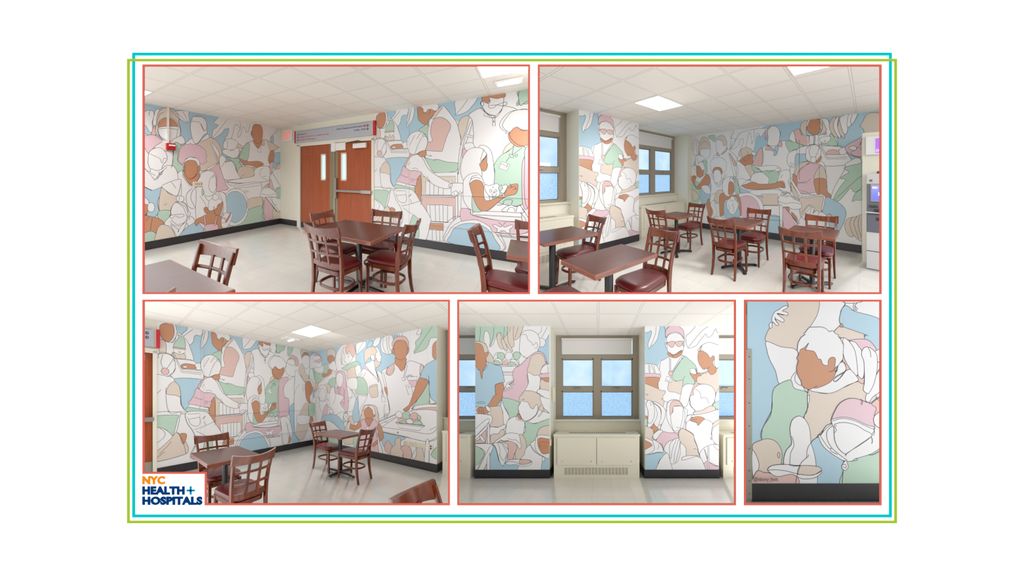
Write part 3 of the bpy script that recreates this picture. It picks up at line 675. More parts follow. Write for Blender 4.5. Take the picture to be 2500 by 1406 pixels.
# ------------------------------------------------------------- mural drawings: code, then (s, z) pairs in millimetres on their wall
M_A = '''b- -3176 2587 169 2643 169 1548 -1787 1687 -2477 1736 -3176 1914
w -1758 2591 -1859 2477 -1847 2437 -1771 2427 -1815 2356 -1877 2310 -1896 2226 -1903 2116 -1825 2144 -1739 2209 -1670 2274 -1620 2356 -1580 2356 -1539 2390 -1517 2347 -1550 2232 -1570 2078 -928 1833 312 1911 312 2676 -1709 2641
n -1550 2594 -1729 2340 -1903 2116
n -1467 2136 -1414 2288 -1382 2448 -1328 2505 -1263 2465 -1234 2410 -1296 2273 -1278 2210 -1207 2294 -1185 2417 -1128 2469 -1059 2364 -1000 2412 -952 2594
n -1234 2589 -1218 2492 -1241 2409
w -2614 2557 -2584 2465 -2508 2404 -2406 2367 -2374 2418 -2382 2518 -2395 2600
n -2591 2529 -2508 2462 -2406 2367
n -2492 2564 -2446 2506 -2401 2380
w -3164 2405 -3170 2285 -3095 2193 -3050 2109 -3011 2106 -2998 2176 -3005 2282 -2978 2409 -2991 2483 -3037 2492 -3082 2480
n -3056 2395 -3050 2456 -3037 2489
w -2952 2521 -2978 2409 -2998 2283 -2978 2225 -2945 2246 -2925 2326 -2912 2421 -2878 2521 -2912 2537
k -2978 2225 -3024 2029 -2932 2093 -2958 2182
w- -3176 2062 -3031 2028 -3095 1998 -3176 1988
n -3120 2069 -3031 2028
t -2843 2567 -2905 2484 -2938 2355 -2945 2230 -2958 2121 -2898 2051 -2773 1987 -2629 1970 -2554 2011 -2523 2129 -2538 2259 -2569 2386 -2546 2406 -2584 2514 -2658 2572 -2745 2595
n -2822 2500 -2884 2449 -2918 2343 -2925 2233
n -2709 2562 -2629 2489 -2546 2406
w -2905 2236 -2891 2332 -2829 2389 -2745 2417 -2658 2403 -2584 2334 -2538 2226 -2554 2076 -2629 1970 -2731 1944 -2816 1983 -2891 2052 -2918 2142
s -2905 2213 -2884 2317 -2816 2384 -2731 2403 -2643 2373 -2573 2262 -2731 2250
w -2907 2202 -2731 2250 -2573 2262 -2584 2203 -2599 2103 -2621 2020 -2673 1962 -2731 1968 -2871 2039 -2898 2098
n -2907 2174 -2773 2209 -2584 2210
p -3164 1982 -2978 2057 -2843 1964 -2965 1844 -3056 1730 -3095 1758
w -2958 2059 -2898 2005 -2731 1936 -2773 1781 -2871 1821 -2978 1835 -2843 1964
w -2745 1934 -2523 2096 -2446 1972 -2523 1931 -2629 1921
g -2651 1927 -2584 1958 -2477 1853 -2554 1797 -2584 1599 -2492 1520 -2477 1421 -2569 1387 -2673 1499 -2658 1725
t -2218 1995 -1991 2124 -1881 2110 -1787 2056 -1700 1915 -1680 1786 -1729 1709 -1777 1596 -2009 1444 -2150 1425 -2446 1571 -2317 1917
w -2430 1974 -2317 2070 -2251 1965 -2167 2026 -2009 2194 -1973 2118 -2150 2019 -2235 1958 -2317 1917 -2446 1930
w -2334 2404 -2251 2418 -2167 2418 -2080 2255 -2027 2298 -2018 2210 -2080 2167 -2167 2035 -2235 1967 -2284 2005 -2317 2087 -2342 2203 -2350 2304
w! -2342 2440 -2317 2462 -2334 2484 -2298 2486 -2301 2516 -2260 2515 -2235 2545 -2209 2529 -2167 2557 -2141 2536 -2098 2552 -2089 2519 -2045 2509 -2054 2472 -2031 2458 -2018 2371 -2027 2298 -2054 2259 -2071 2257 -2106 2322 -2141 2387 -2184 2424 -2251 2418 -2317 2411
w! -1955 2057 -1918 2060 -1764 1624 -1594 1224 -1640 1224 -1781 1614
w -1909 2025 -1825 1942 -1748 1819 -1768 1707 -1844 1849
w -2009 1471 -1787 1586 -1758 1550 -1973 1436
p -1973 1436 -1844 1520 -1777 1577 -1670 1356 -1590 1129 -1529 1013 -1709 983 -1825 971 -1787 1227 -1863 1392
w -2599 1230 -2584 1354 -2508 1420 -2477 1321 -2317 1116 -2167 1303 -2115 1390 -1973 1436 -1844 1392 -1787 1216 -1806 970 -1610 922 -1620 658 -1787 306 -2150 202 -2317 230 -2446 403 -2599 425 -2523 909 -2523 1156
n -2106 1373 -2027 1417 -1918 1410 -1825 1319 -1806 1154 -1825 1008 -1900 957 -1973 1050 -1955 1229 -1844 1356
p! -2569 1600 -2584 1648 -2551 1699 -2575 1730 -2554 1797 -2569 1821 -2523 1865 -2523 1898 -2477 1911 -2446 1947 -2398 1935 -2350 1965 -2301 1944 -2251 1965 -2209 1935 -2150 1945 -2141 1906 -2080 1894 -2071 1859 -2036 1835 -2048 1790 -2013 1756 -2036 1675 -2016 1605 -2062 1594 -2080 1558 -2124 1565 -2150 1544 -2175 1599 -2235 1682 -2334 1694 -2430 1656 -2469 1579 -2477 1545 -2508 1533 -2531 1568
w! -2469 1570 -2453 1629 -2414 1656 -2382 1683 -2334 1694 -2284 1680 -2235 1679 -2184 1642 -2167 1599 -2163 1512 -2209 1511 -2251 1613 -2334 1630 -2406 1615 -2449 1555 -2453 1488
s -2453 1471 -2453 1571 -2406 1615 -2334 1630 -2251 1613 -2209 1528 -2209 1424 -2251 1320 -2334 1253 -2414 1287 -2453 1371
s -2477 1504 -2455 1488 -2452 1396 -2477 1421
s -2201 1511 -2163 1512 -2163 1433 -2209 1398
s -2477 1321 -2446 1354 -2406 1284 -2334 1249 -2251 1303 -2204 1372 -2167 1303 -2317 1125
n -2508 1329 -2477 1279 -2317 1091 -2150 1311
w -3069 1579 -3056 1730 -2978 1812 -2871 1833 -2788 1749 -2766 1639 -2795 1574 -2843 1510 -2857 1439 -2938 1415 -3031 1444 -3069 1534
n -3044 1716 -2965 1675 -2884 1633 -2868 1579 -2843 1557 -2822 1636 -2773 1639
w -3176 1456 -3044 1383 -3031 1444 -2938 1415 -2857 1439 -2788 1504 -2658 1499 -2599 1403 -2584 1240 -2702 1209 -2871 1104 -2978 1055 -3031 1072 -3176 1190
n -3120 1450 -3044 1353 -2952 1246 -2843 1385
n -3037 1368 -2991 1345 -2958 1322
n -2978 1237 -2773 1480
g -1590 1735 -1318 1710 -1252 1793 -1139 2001 -1024 2113 -988 2034 -1047 1683 -1252 1654 -1162 1477 -1296 1396 -1382 1610
w -1660 1965 -1620 2092 -1529 2149 -1404 2153 -1296 2086 -1274 2029 -1318 1966 -1425 1899 -1590 1905
n -1560 2117 -1550 1985 -1570 1916
t -1269 2059 -1162 1995 -1185 1957 -1318 1982
w -1610 1904 -1425 1899 -1318 1966 -1252 1892 -1296 1771 -1404 1716 -1590 1773 -1680 1842
n -1488 1856 -1435 1917 -1382 1883
w -1748 1634 -1690 1767 -1590 1697 -1610 1620 -1467 1645 -1382 1571 -1318 1396 -1207 1257 -1590 1224 -1670 1337
n -1690 1505 -1610 1620 -1467 1645 -1382 1571 -1318 1396
t -1296 1396 -1229 1516 -952 1543 -843 1441 -855 1316 -1047 1256 -1185 1247 -1274 1337
n -1207 1297 -1093 1357
k -928 1533 -781 1526 -628 1509 -806 1442
w -1000 2115 -855 2171 -628 2195 -443 2236 -333 2093 -248 1965 -361 1736 -361 1558 -1047 1530 -1035 1684 -988 2034
g -1139 2001 -1019 2113 -976 2056 -1035 1684 -1252 1734
t -443 2215 -248 2167 -74 2070 -234 1966 -347 1947 -415 2107
p -602 2219 -537 2205 -537 2096 -628 2099
w -731 1994 -654 2096 -628 2066 -654 1904 -731 1920
s -868 2191 -615 2218 -654 2085 -718 1991 -819 2070
s -892 2375 -892 2500 -819 2584 -680 2595 -602 2521 -589 2372 -628 2195 -731 2117 -819 2154 -880 2252
n -928 2381 -928 2308 -880 2252
s -928 2395 -897 2400 -868 2274 -914 2285
s -1263 1723 -1024 1654 -731 1676 -576 1628 -576 1574 -680 1512 -781 1526 -952 1564 -1116 1579
n -731 1559 -589 1617
s -333 1959 -228 1978 -214 1833 -263 1624 -361 1620 -415 1711 -388 1845
n -347 1736 -347 1636
n -305 1727 -305 1627
w -843 1441 -680 1539 -443 1556 -361 1492 -361 1248 -470 1162 -1207 1138 -1590 1186 -1207 1247 -855 1306
n -1590 1186 -1162 1136 -497 1162 -361 1315
n -628 1272 -470 1304
n -615 1251 -456 1205
b -206 1901 122 1934 122 1688 -191 1653
b -347 2247 -291 2364 -234 2326 -248 2167
n -291 2364 -133 2497 -104 2592
p -361 1614 -248 1651 -291 1426 -333 1337
t -162 1586 138 1712 138 1571 -162 1473
n -305 1359 -133 1541 0 1683
n -291 1426 -133 1200 15 1013
n -104 2090 15 2077
w -1339 1112 -731 1157 -615 1079 -602 777 -1024 724 -1162 936 -1339 1024
n -1328 1062 -706 1124 -628 994 -615 757
n -1139 935 -1024 949 -1028 919 -1128 904
w -1690 618 -1660 775 -1570 919 -1425 1008 -1229 989 -1070 830 -1000 600 -1047 360 -1185 197 -1382 158 -1508 198 -1590 296 -1670 476
b -1620 753 -1550 880 -1425 950 -1274 932 -1128 813 -1059 625 -1093 406 -1207 280 -1361 223 -1508 322 -1570 483 -1590 618
t -1012 740 -615 761 -602 536 -1005 498
g -1570 141 -1382 158 -1185 197 -1047 350 -1005 487 -602 530 -537 176 -1162 144
p -537 599 -510 727 -443 722 -248 461 -248 192 -537 176
n -602 734 -576 387 -537 176
n -576 387 -628 307 -550 189 -497 269 -563 364
n -497 748 -74 306 15 434
w! -470 746 -104 332 -60 350 -415 764
k -388 1050 -333 1226 -234 954 -305 924
g -162 951 153 984 153 772 -104 697
t -234 437 -104 332 153 349 153 138 -248 169
w -667 846 -628 929 -497 1032 -333 981 -133 836 -162 736 -333 759 -576 754 -654 781
n -641 855 -415 808 -148 826
n -550 1034 -415 1095 -388 1005 -537 990
b -3176 1131 -3018 1054 -2857 1103 -2864 994 -2925 844 -2895 655 -2918 627 -2978 565 -3069 585 -3176 865
t -2857 1103 -2731 971 -2591 938 -2584 815 -2658 773 -2709 649 -2895 674
g -2895 674 -2709 653 -2716 538 -2802 439 -2912 548
w -2850 1134 -2702 1209 -2599 1240 -2523 1239 -2546 1075 -2599 930 -2716 986 -2816 1070
n -2702 1209 -2614 1078
s -3176 603 -2991 574 -2884 518 -2827 432 -2938 244 -3031 326 -3176 273
n -3037 327 -3005 561
n -3056 583 -3107 515
w -3176 973 -3069 886 -3056 794 -3095 768 -3176 820
s -3176 806 -3076 796 -3088 647 -3176 643
w -3079 756 -3063 818 -3024 837 -2978 802 -2968 740 -2985 681 -3028 667 -3069 698
n -3101 664 -3088 647 -3101 619 -3114 643
g -3176 273 -3031 326 -2941 249 -2945 137 -3176 140
t -2945 137 -2945 261 -2905 385 -2827 416 -2731 365 -2658 256 -2606 133
b -2576 131 -2477 241 -2334 335 -2235 363 -2129 268 -2115 143
w -2809 409 -2788 484 -2702 568 -2709 665 -2658 773 -2569 819 -2446 770 -2390 635 -2350 558 -2406 464 -2477 258 -2606 133 -2658 256 -2731 365
n -2709 553 -2702 665 -2658 773 -2569 814 -2446 753 -2398 631 -2406 498 -2477 374 -2554 345 -2658 377 -2716 458
n -2629 819 -2492 708 -2414 499
n -2599 816 -2446 703 -2406 582
n -2731 572 -2629 572 -2492 564 -2477 523 -2554 505 -2629 548 -2680 509 -2724 539 -2731 572
n -2709 393 -2599 140
n -2702 392 -2569 273 -2584 227 -2538 317 -2430 434
w -2611 879 -2591 922 -2546 927 -2485 906 -2474 847 -2508 808 -2584 823
n -2554 919 -2561 829
n -2382 511 -2317 486 -2260 410
n -2317 1065 -2414 968 -2430 835 -2382 697 -2284 644
n -2235 1096 -2317 997 -2342 862 -2284 721 -2251 649
w -2235 1079 -2115 1074 -2098 950 -1973 781 -1991 622 -2027 430 -2115 354 -2218 369 -2251 615 -2235 889
n -2167 902 -2045 699 -2071 560
g -2115 1039 -2077 975 -2112 898 -2124 969
w -2062 877 -1918 885 -1787 969 -1630 923 -1590 807 -1570 521 -1630 414 -1690 665 -1787 821 -1937 760
n -1768 968 -1670 757 -1640 547
s -2080 645 -2009 647 -1978 567 -2027 524 -2066 559
n -2071 613 -1991 595
s -1973 536 -1937 586 -1863 577 -1825 463 -1719 431 -1694 329 -1706 132 -1787 127 -1796 257 -1863 258 -2080 296 -2167 362 -2235 294 -2268 382 -2201 441 -2080 478
s -1674 738 -1666 631 -1700 560 -1719 469 -1787 449 -1844 502 -1863 577 -1815 591 -1806 663 -1748 713
w -1991 645 -1973 769 -1881 834 -1729 804 -1690 727 -1777 682 -1821 595 -1872 655 -1881 579 -1946 569 -1982 590
w -1900 857 -1881 907 -1825 921 -1764 875 -1768 811 -1825 784 -1881 801
p -2059 280 -1796 257 -1793 128 -2023 132
p -2084 473 -2059 470 -2036 289 -2062 284
p -1806 443 -1781 425 -1825 256 -1859 258
n -1787 435 -1825 256
w -1694 367 -1590 491 -1529 459 -1425 471 -1435 389 -1508 226 -1590 144 -1690 189
s -1590 315 -1467 470 -1488 396 -1580 266
n -1700 405 -1590 334 -1610 270 -1690 273
n -2731 1832 -2687 1884 -2665 1741 -2673 1563 -2702 1466
n -2334 2442 -2317 2462 -2301 2439
n -2251 2533 -2235 2510 -2209 2541 -2184 2516 -2150 2546 -2115 2518 -2071 2531 -2054 2489
n -2477 1470 -2485 1404 -2469 1371 -2458 1404
n -2184 1407 -2192 1372 -2167 1364 -2167 1407
n -2905 1400 -2884 1338 -2843 1353
n -2925 1261 -2898 1353 -2829 1416
n -1900 1265 -1844 1319 -1815 1227 -1825 1081
n -1274 1634 -1185 1577 -1116 1599
n -1185 1537 -1162 1588 -1105 1549
n -680 1294 -654 1444 -576 1510
n -1296 1022 -928 1048 -680 1070
n -523 1011 -415 1029 -470 1074 -361 1093
n -576 689 -576 559 -615 477 -576 430
n -305 757 -248 573 -133 518
n -2816 771 -2773 799
n -2695 487 -2599 376 -2477 391
n -2374 493 -2358 440
n -1670 363 -1610 374 -1620 319
n -1796 592 -1863 572 -1844 515
n -1550 1166 -1508 1107 -1425 1085
n -1128 974 -1105 953'''
M_B = '''b- 230 2652 1968 2654 1968 2407 1770 2324 1614 2230 1367 2497 1253 2454 1119 2289 934 2139 723 1966 605 1942 536 2063 484 2299 304 2505
w 484 2631 466 2550 368 2430 395 2343 501 2281 571 2355 588 2451 639 2485 706 2484 731 2625
n 562 2578 395 2410
w 731 2529 706 2371 690 2244 756 2301 822 2420 841 2608 740 2608
n 781 2586 756 2445 706 2274
w 1587 2609 1547 2543 1561 2454 1561 2364 1614 2359 1719 2388 1795 2447 1895 2626
n 1757 2608 1667 2481 1561 2364
w -89 2602 155 2629 267 2604 304 2455 267 2357 211 2278 136 2269 39 2314
s 39 2488 59 2555 136 2597 230 2592 258 2512 248 2394 192 2297 136 2286 59 2347
w -69 2308 230 2276 313 2470 448 2370 519 2229 562 1978 230 1986 -69 2008
g 267 2289 331 2384 313 2437 421 2373 425 2205 258 2202
t 39 2297 126 2270 126 2071 39 2087
t 239 2105 421 2106 421 2005 239 2011
w! 248 2189 421 2189 434 2130 340 2084 248 2121
k 252 2206 425 2205 425 2185 252 2185
n 326 2134 340 2143 353 2129 340 2113 326 2128
w -89 1992 267 2009 571 2002 723 1821 723 1660 304 1651 -89 1673
w! 230 2114 258 2086 395 1798 706 1790 706 1757 377 1774
n 267 2009 571 2002
n 377 1833 698 1831
w 588 1927 690 1969 723 1853 614 1844
s 362 1892 413 1931 519 1935 596 1918 617 1852 484 1848 395 1845
w 395 1882 439 1896 475 1877 448 1857 404 1860
w -89 1992 116 2072 230 2037 276 1915 258 1797 173 1698 -89 1718
n 20 1984 39 2079 155 2086 248 2036 252 1950
n 88 2057 59 1912 116 1796 211 1936 239 2002
k 62 1776 78 1815 120 1828 164 1809 177 1767 155 1725 107 1718 72 1741
n 230 1687 183 1715 248 1763 276 1838
w -89 1656 155 1690 267 1643 340 1523 362 1203 448 1105 439 1038 155 1028 -89 1046
t 141 1389 155 1492 211 1577 304 1608 349 1506 359 1346 267 1368
n 132 1493 132 1337 164 1114 267 1049 439 1071
n 0 1390 59 1459
b 271 1657 731 1660 673 1500 536 1272 484 1089 386 1153 362 1354 340 1523
w 934 2594 1245 2606 1274 2511 1209 2476 1012 2489
s 902 2583 950 2595 1004 2552 1012 2489 1058 2459 1089 2516 1134 2525 1194 2493 1223 2459 1149 2377 1104 2322 1089 2254 1043 2249 989 2289 934 2343 918 2376 910 2425
n 1104 2429 1134 2456 1134 2517
g 926 2147 1012 2224 1089 2247 1101 2091 1089 1939
w 1119 2320 1209 2400 1339 2561 1479 2393 1587 2204 1641 1969 1647 1825 1601 1540 1424 1559 1267 1609 1149 1605 1043 1632 1012 1773 1089 1923 1089 2093
n 1104 2291 1119 2197
k 1172 1948 1142 2088 1149 2194 1194 2326 1296 2358 1396 2315 1476 2217 1476 2129 1424 2017 1382 1887 1353 1785 1318 1749 1104 1776 1035 1795 1074 1893 1096 1930
t! 1149 2347 1209 2445 1325 2556 1350 2522 1245 2395 1209 2336
g 1028 1679 1074 1639 1223 1598 1267 1612 1424 1559 1597 1533 1597 1439 1534 1389 1223 1376 1119 1499
n 1058 1693 1164 1681 1119 1668
t 1601 2159 1641 2284 1699 2319 1783 2322 1852 2285 1795 2236 1719 2061 1641 1840 1647 1968
w 1783 2308 1855 2278 1820 2247 1770 2155 1680 1837 1614 1395 1601 1367 1607 1568 1641 1825 1719 2061
n 1833 2246 1770 2014 1693 1793
w! 1744 2009 1839 1973 1839 1945 1734 1975
k 1680 1780 1757 1719 1719 1650 1673 1581
w 1693 1808 1719 1863 1820 1863 1944 1792 1770 1718
w 1944 2424 2015 2332 2109 2278 2223 2329 2245 2405 2386 2357 2460 2282 2552 2143 2563 1388 2074 1392 2015 1665 1845 1812 1839 2008 1820 2233 1770 2338
w 1895 1767 2074 1743 2132 1392 2132 1124 1895 1116
s 1962 2600 2074 2607 2264 2599 2264 2539 2166 2537 2063 2575 2068 2513 2015 2479 1968 2530
w 2063 2575 2166 2537 2253 2539 2251 2443 2234 2367 2166 2284 2098 2286 2015 2345 1968 2434 1944 2493 1968 2530 2051 2476 2074 2512
n 2051 2476 2063 2406 2132 2402 2166 2437 2234 2413 2295 2423 2289 2463 2234 2459 2166 2437 2074 2445
n 1950 2533 1937 2494 1968 2448 1986 2486 1968 2523
n 1937 2425 2015 2332 2074 2269 2132 2235 2200 2292 2245 2391
n! 1992 2335 1986 2295 2074 2249 2109 2231 2109 2110 2146 2106 2138 2221 2172 2256 2109 2238
n 2121 2263 2132 2275 2146 2257 2132 2243 2121 2260
n 2115 2183 2124 2193 2132 2179 2123 2169 2115 2181
w -89 1037 322 1067 349 1001 267 675 39 535 -89 524
g -89 1001 304 1016 304 931 248 690 211 670 116 784 -89 807
t 230 655 304 711 413 569 484 409 413 301 -89 259 -89 400
w -89 771 59 815 211 687 192 600 -89 400
n 39 814 116 732 97 644 0 567
s 349 672 457 656 404 484
n 304 711 395 550 448 306
w! 1089 1369 1594 1381 1601 242 1424 187 965 149 965 1311
t! 981 1299 1561 1313 1561 976 981 955
w! 1055 1222 1089 1222 1194 1198 1282 1172 1353 1189 1506 1236 1506 988 1055 966
n! 1127 1215 1127 970
n! 1201 1198 1201 970
n! 1279 1165 1279 974
n! 1360 1159 1360 978
k! 989 924 1561 944 1561 570 1506 564 1506 579 989 542
w! 1074 794 1194 790 1296 805 1438 800 1523 796 1523 515 1410 510 1134 495 1074 689
n! 1127 793 1142 557
n! 1223 793 1231 506
n! 1296 802 1299 513
n! 1356 802 1360 512
n! 1431 800 1431 509
n! 965 947 1561 954
n! 1149 489 1438 506
n 1594 1352 1601 632
s! 1127 461 1367 480 1363 349 1282 346 1238 363 1112 347
w! 1089 336 1353 355 1360 162 1074 149
n! 1172 347 1172 164
n! 1238 355 1245 167
n! 1299 348 1303 161
w 1382 166 1410 347 1506 520 1641 635 1820 666 2132 588 2223 387 2256 155 1770 70
n 1410 495 1534 611 1641 635
w 1438 159 1451 338 1534 465 1693 569 1870 595 2039 538 2155 404 2228 150
b 1476 151 1486 299 1547 423 1667 502 1820 534 1956 514 2074 434 2132 334 2172 140
w! 1654 1023 1770 1028 1776 775 1647 765
w 1641 1065 1719 1168 1783 1141 1820 806 1789 762 1770 1028 1719 1111
n 1520 1003 1574 1049 1627 1022 1667 1138 1693 1096 1744 1013
w 1506 1177 1614 1194 1680 1181 1719 1097 1641 1022 1547 960 1493 1016
n 1506 1024 1574 1063 1601 1021 1641 1065
p 1647 758 1795 753 1820 666 2223 618 2563 623 2563 497 2450 444 2132 428 2063 513 1895 593 1744 575 1647 564
w! 1795 805 1820 799 1827 667 1795 671
w 1820 701 1895 750 1968 749 2460 764 2496 742 2491 704 2439 699 1895 680 1820 669
w 2491 831 2532 758 2563 698 2563 635 2491 653
n 2450 789 2522 694 2542 620
n 1820 666 2223 618 2522 625
w 2109 526 2144 550 2217 518 2239 554 2267 524 2354 567 2381 551 2333 493 2338 449 2300 443 2256 471 2239 449 2223 466 2195 436 2166 439 2172 486
n 2228 559 2183 594
n 2251 562 2289 606
n 2166 392 2563 397
n! 2178 374 2563 372
n 2322 427 2365 387
w 1641 1395 1654 1538 1693 1665 1770 1761 1870 1783 1956 1764 2015 1692 2030 1644 2004 1617 1956 1558 1944 1462 1962 1352 1944 1255 1895 1255 1770 1197 1680 1252
n 1944 1544 1950 1626 1986 1748
n 1968 1564 2004 1624 2033 1677
s 1956 1544 2004 1611 2027 1644 2030 1528 2041 1501 2021 1420 1980 1393 1950 1434 1925 1510
w 1680 1110 1693 1252 1770 1338 1882 1366 1956 1297 1992 1201 2051 1040 2051 850 1820 750 1693 897
n 1770 1169 1795 1254 1870 1296 1944 1269
g 1820 988 1882 839 1962 748 1827 740
g 2223 1642 2322 1703 2397 1789 2512 1756 2563 1702 2563 1639 2501 1554 2486 1389 2491 894 2132 923 2126 1124 2138 1392 2126 1472 2155 1551
p 2563 1639 2501 1554 2486 1389 2496 901 2563 886
t 2245 1667 2289 1783 2365 1830 2386 1776 2311 1703
t 2507 1781 2563 1790 2563 1702
s 2322 1989 2381 2054 2460 1988 2501 2022 2563 1997 2563 1790 2501 1794 2496 1763 2429 1761 2354 1830 2322 1898
w 2206 2146 2256 2232 2333 2300 2439 2317 2563 2292 2563 1997 2496 2017 2470 1987 2450 2034 2386 2060 2333 1988 2278 1980 2295 2005 2256 2022 2212 2079
n 2386 1776 2365 1649
n 2491 1744 2370 1642
w! 2228 1543 2338 1494 2295 1397 2195 1444
n! 2295 1501 2311 1501 2295 1449 2278 1456
n 2365 1649 2386 1622 2370 1597 2344 1611 2327 1650 2365 1649
n 2333 1611 2284 1534
g 2434 2605 2563 2618 2563 2405 2470 2407 2429 2382 2423 2428 2450 2487
n 2552 2589 2434 2401
w 1992 1147 2015 1181 2051 1162 2121 1184 2166 1198 2200 1166 2189 1126 2206 1047 2178 999 2074 994 2015 1066
n 2066 1081 2074 1098 2093 1096 2095 1072 2080 1058 2066 1070
n 2138 1087 2146 1100 2166 1096 2164 1072 2146 1063 2138 1076
n 2115 1063 2132 1068 2129 1043 2115 1063
n 2098 1042 2109 1002 2149 1004 2161 1045
w 2245 1127 2217 1179 2256 1167 2278 1194 2311 1143 2278 1089 2256 1049 2212 1073
s 1783 1159 1808 1216 1870 1252 1944 1232 1980 1164 2015 920 2256 1040 2311 1159 2418 1201 2439 1163 2408 1046 2267 988 2074 789 1992 748 1919 776 1845 924
n 2311 1129 2386 1158
n 2397 1171 2418 1107
w! 2234 1045 2251 1049 2273 997 2256 990
w 2256 812 2289 841 2354 872 2408 850 2460 879 2501 806 2491 767 2245 765
n 2300 770 2333 831 2386 829 2402 772
n 2418 774 2429 851 2481 881
n 2166 859 2245 877 2267 944 2365 950 2354 885
w 673 1500 764 1674 854 1718 934 1699 1012 1618 1074 1492 1164 1384 1367 1249 1506 1177 1465 1103 1353 1100 1179 1170 997 1338 870 1417 756 1418
n 918 1432 870 1461 797 1453
w! 1465 1191 1486 1189 1465 1107 1445 1117
k 648 1525 764 1706 854 1750 918 1731 854 1710 764 1666 681 1508
s 918 1715 981 1775 1058 1778 1058 1693 981 1666
w 748 1755 706 1887 706 2000 773 2107 902 2150 1012 2100 1074 2017 1092 1923 1074 1863 1043 1787 981 1775 854 1718 789 1729
n 854 2083 756 1899
n 981 2025 918 1904 854 1734
n 965 2120 886 2001
n 1074 2032 997 2055 1012 2022
n 1058 2080 981 2072
s 878 1311 965 1338 965 853 862 989 862 1211
p 631 1501 756 1418 870 1417 989 1369 918 1290 878 1164 854 1131 501 1205 536 1288 588 1387
n 579 1338 673 1297 731 1289
n 764 1257 846 1250
n 773 1210 838 1226
w! 510 1205 673 1167 846 1123 838 1075 673 1111 484 1147
n! 690 1160 673 1111
g 480 1147 673 1111 846 1076 838 1004 756 1033 457 1071
w 457 1055 740 1064 854 1005 950 852 1142 557 1134 449 1058 147 886 137 706 143 519 248 622 490 571 698 466 872
n! 475 1022 681 1030 681 957 484 928 471 972
n 484 928 536 827 639 792 690 852 681 957
n 588 732 756 776 950 852
n 723 919 789 970 740 911
n 764 873 797 795
n 622 702 805 588 918 519
g 805 556 894 533 918 488 918 142 706 143
n 622 490 571 337 519 248
w 2670 1524 2718 1676 2913 1799 3118 1929 3225 1936 3225 937 2864 839 2839 1241 2718 1337
p 2549 1758 2790 1831 2802 1755 2670 1580 2647 1430 2694 1318 2827 1280 2839 1108 2814 880 2670 866 2531 896 2520 1521
w 2353 2291 2486 2316 2647 2270 2754 2150 2730 2091 2694 2050 2647 2055 2600 2005 2486 2014 2419 2063 2342 1993 2266 2049 2245 2136
s 2342 1993 2419 2063 2497 1997 2577 2012 2659 2056 2694 1975 2600 1820 2508 1768 2419 1809 2342 1912
g 2463 2614 2694 2632 2682 2499 2531 2423 2463 2386
g 2814 2603 2964 2596 2926 2456 2814 2356 2790 2476
b 2864 1088 3171 1118 3198 142 2938 158 2876 762
w 2565 801 2694 849 2839 764 2938 467 2926 314 2790 160 2647 199 2600 595
n 2718 735 2864 379
n 2790 673 2814 290
s 2814 185 2864 379 2888 204
k 2827 2290 2913 2387 3040 2393 3198 2272 3198 2173 2989 2309 2827 2281
w 2754 2150 2814 2270 2964 2286 3145 2168 3198 2034 3118 1909 2938 1849 2790 1907 2730 1997
n 2814 2175 2938 2129 2989 2173
w- 3035 2529 3113 2599 3246 2538 3246 1937 3035 1923
k 3035 2363 3126 2324 3166 2170 3087 2133 3035 2157
s 3260 2359 3355 2532 3525 2534 3539 2453 3383 2434 3328 2347 3314 2325
w 3260 2299 3314 2406 3411 2458 3554 2434 3583 2272 3554 2165 3439 2093 3300 2162
t 3233 2536 3300 2606 3453 2586 3468 2527 3355 2522 3260 2419
t 3166 2011 3219 2155 3300 2203 3439 1930 3525 1915 3525 1791 3411 1724 3355 1782
b- 3468 2568 3806 2588 3806 2529 3701 2473 3627 2255 3731 2139 3583 2147 3554 2455
w 3583 2417 3701 2536 3806 2560 3806 1975 3583 2105
g 3656 2111 3806 2081 3806 1698 3731 1885
w 3554 2041 3656 2111 3761 1845 3837 1699 3806 1485 3671 1651 3568 1793
w 3035 1923 3192 1914 3383 1723 3439 1787 3525 1820 3641 1796 3701 1694 3686 1336 3583 1116 3383 930 3355 424 3035 379
n 3192 1655 3087 1573 3035 1415
n 3300 1679 3328 1478
s 3397 1683 3468 1757 3583 1752 3641 1650 3686 1567 3641 1420 3568 1336 3597 1149 3539 1150 3439 1275 3397 1479
b 3686 1494 3822 1496 3822 1293 3731 1315
t 3355 1122 3496 1130 3525 717 3554 611 3328 205 3087 314 3139 743
g 3525 1117 3731 1146 3761 912 3641 751 3554 798
w 3087 826 3192 859 3525 820 3612 711 3525 613 3246 596 3113 666
s 3597 795 3686 748 3701 662 3554 632
n 2397 1634 2418 1652 2434 1633 2418 1608 2397 1634
n 2217 1510 2306 1469
n 764 1578 723 1515
n 989 901 965 774
n 1134 1215 1074 1307
n 1534 1018 1561 976 1614 1021
n 2333 1202 2354 1170 2365 1131
n 2376 1106 2418 1133
n 1795 1254 1820 1310 1895 1331
n 918 1259 854 1243
n 155 1096 230 1047 377 1086
n 39 378 155 494 211 568
n 0 322 116 404
n 2126 1150 2103 1123
n 395 1170 413 1104'''
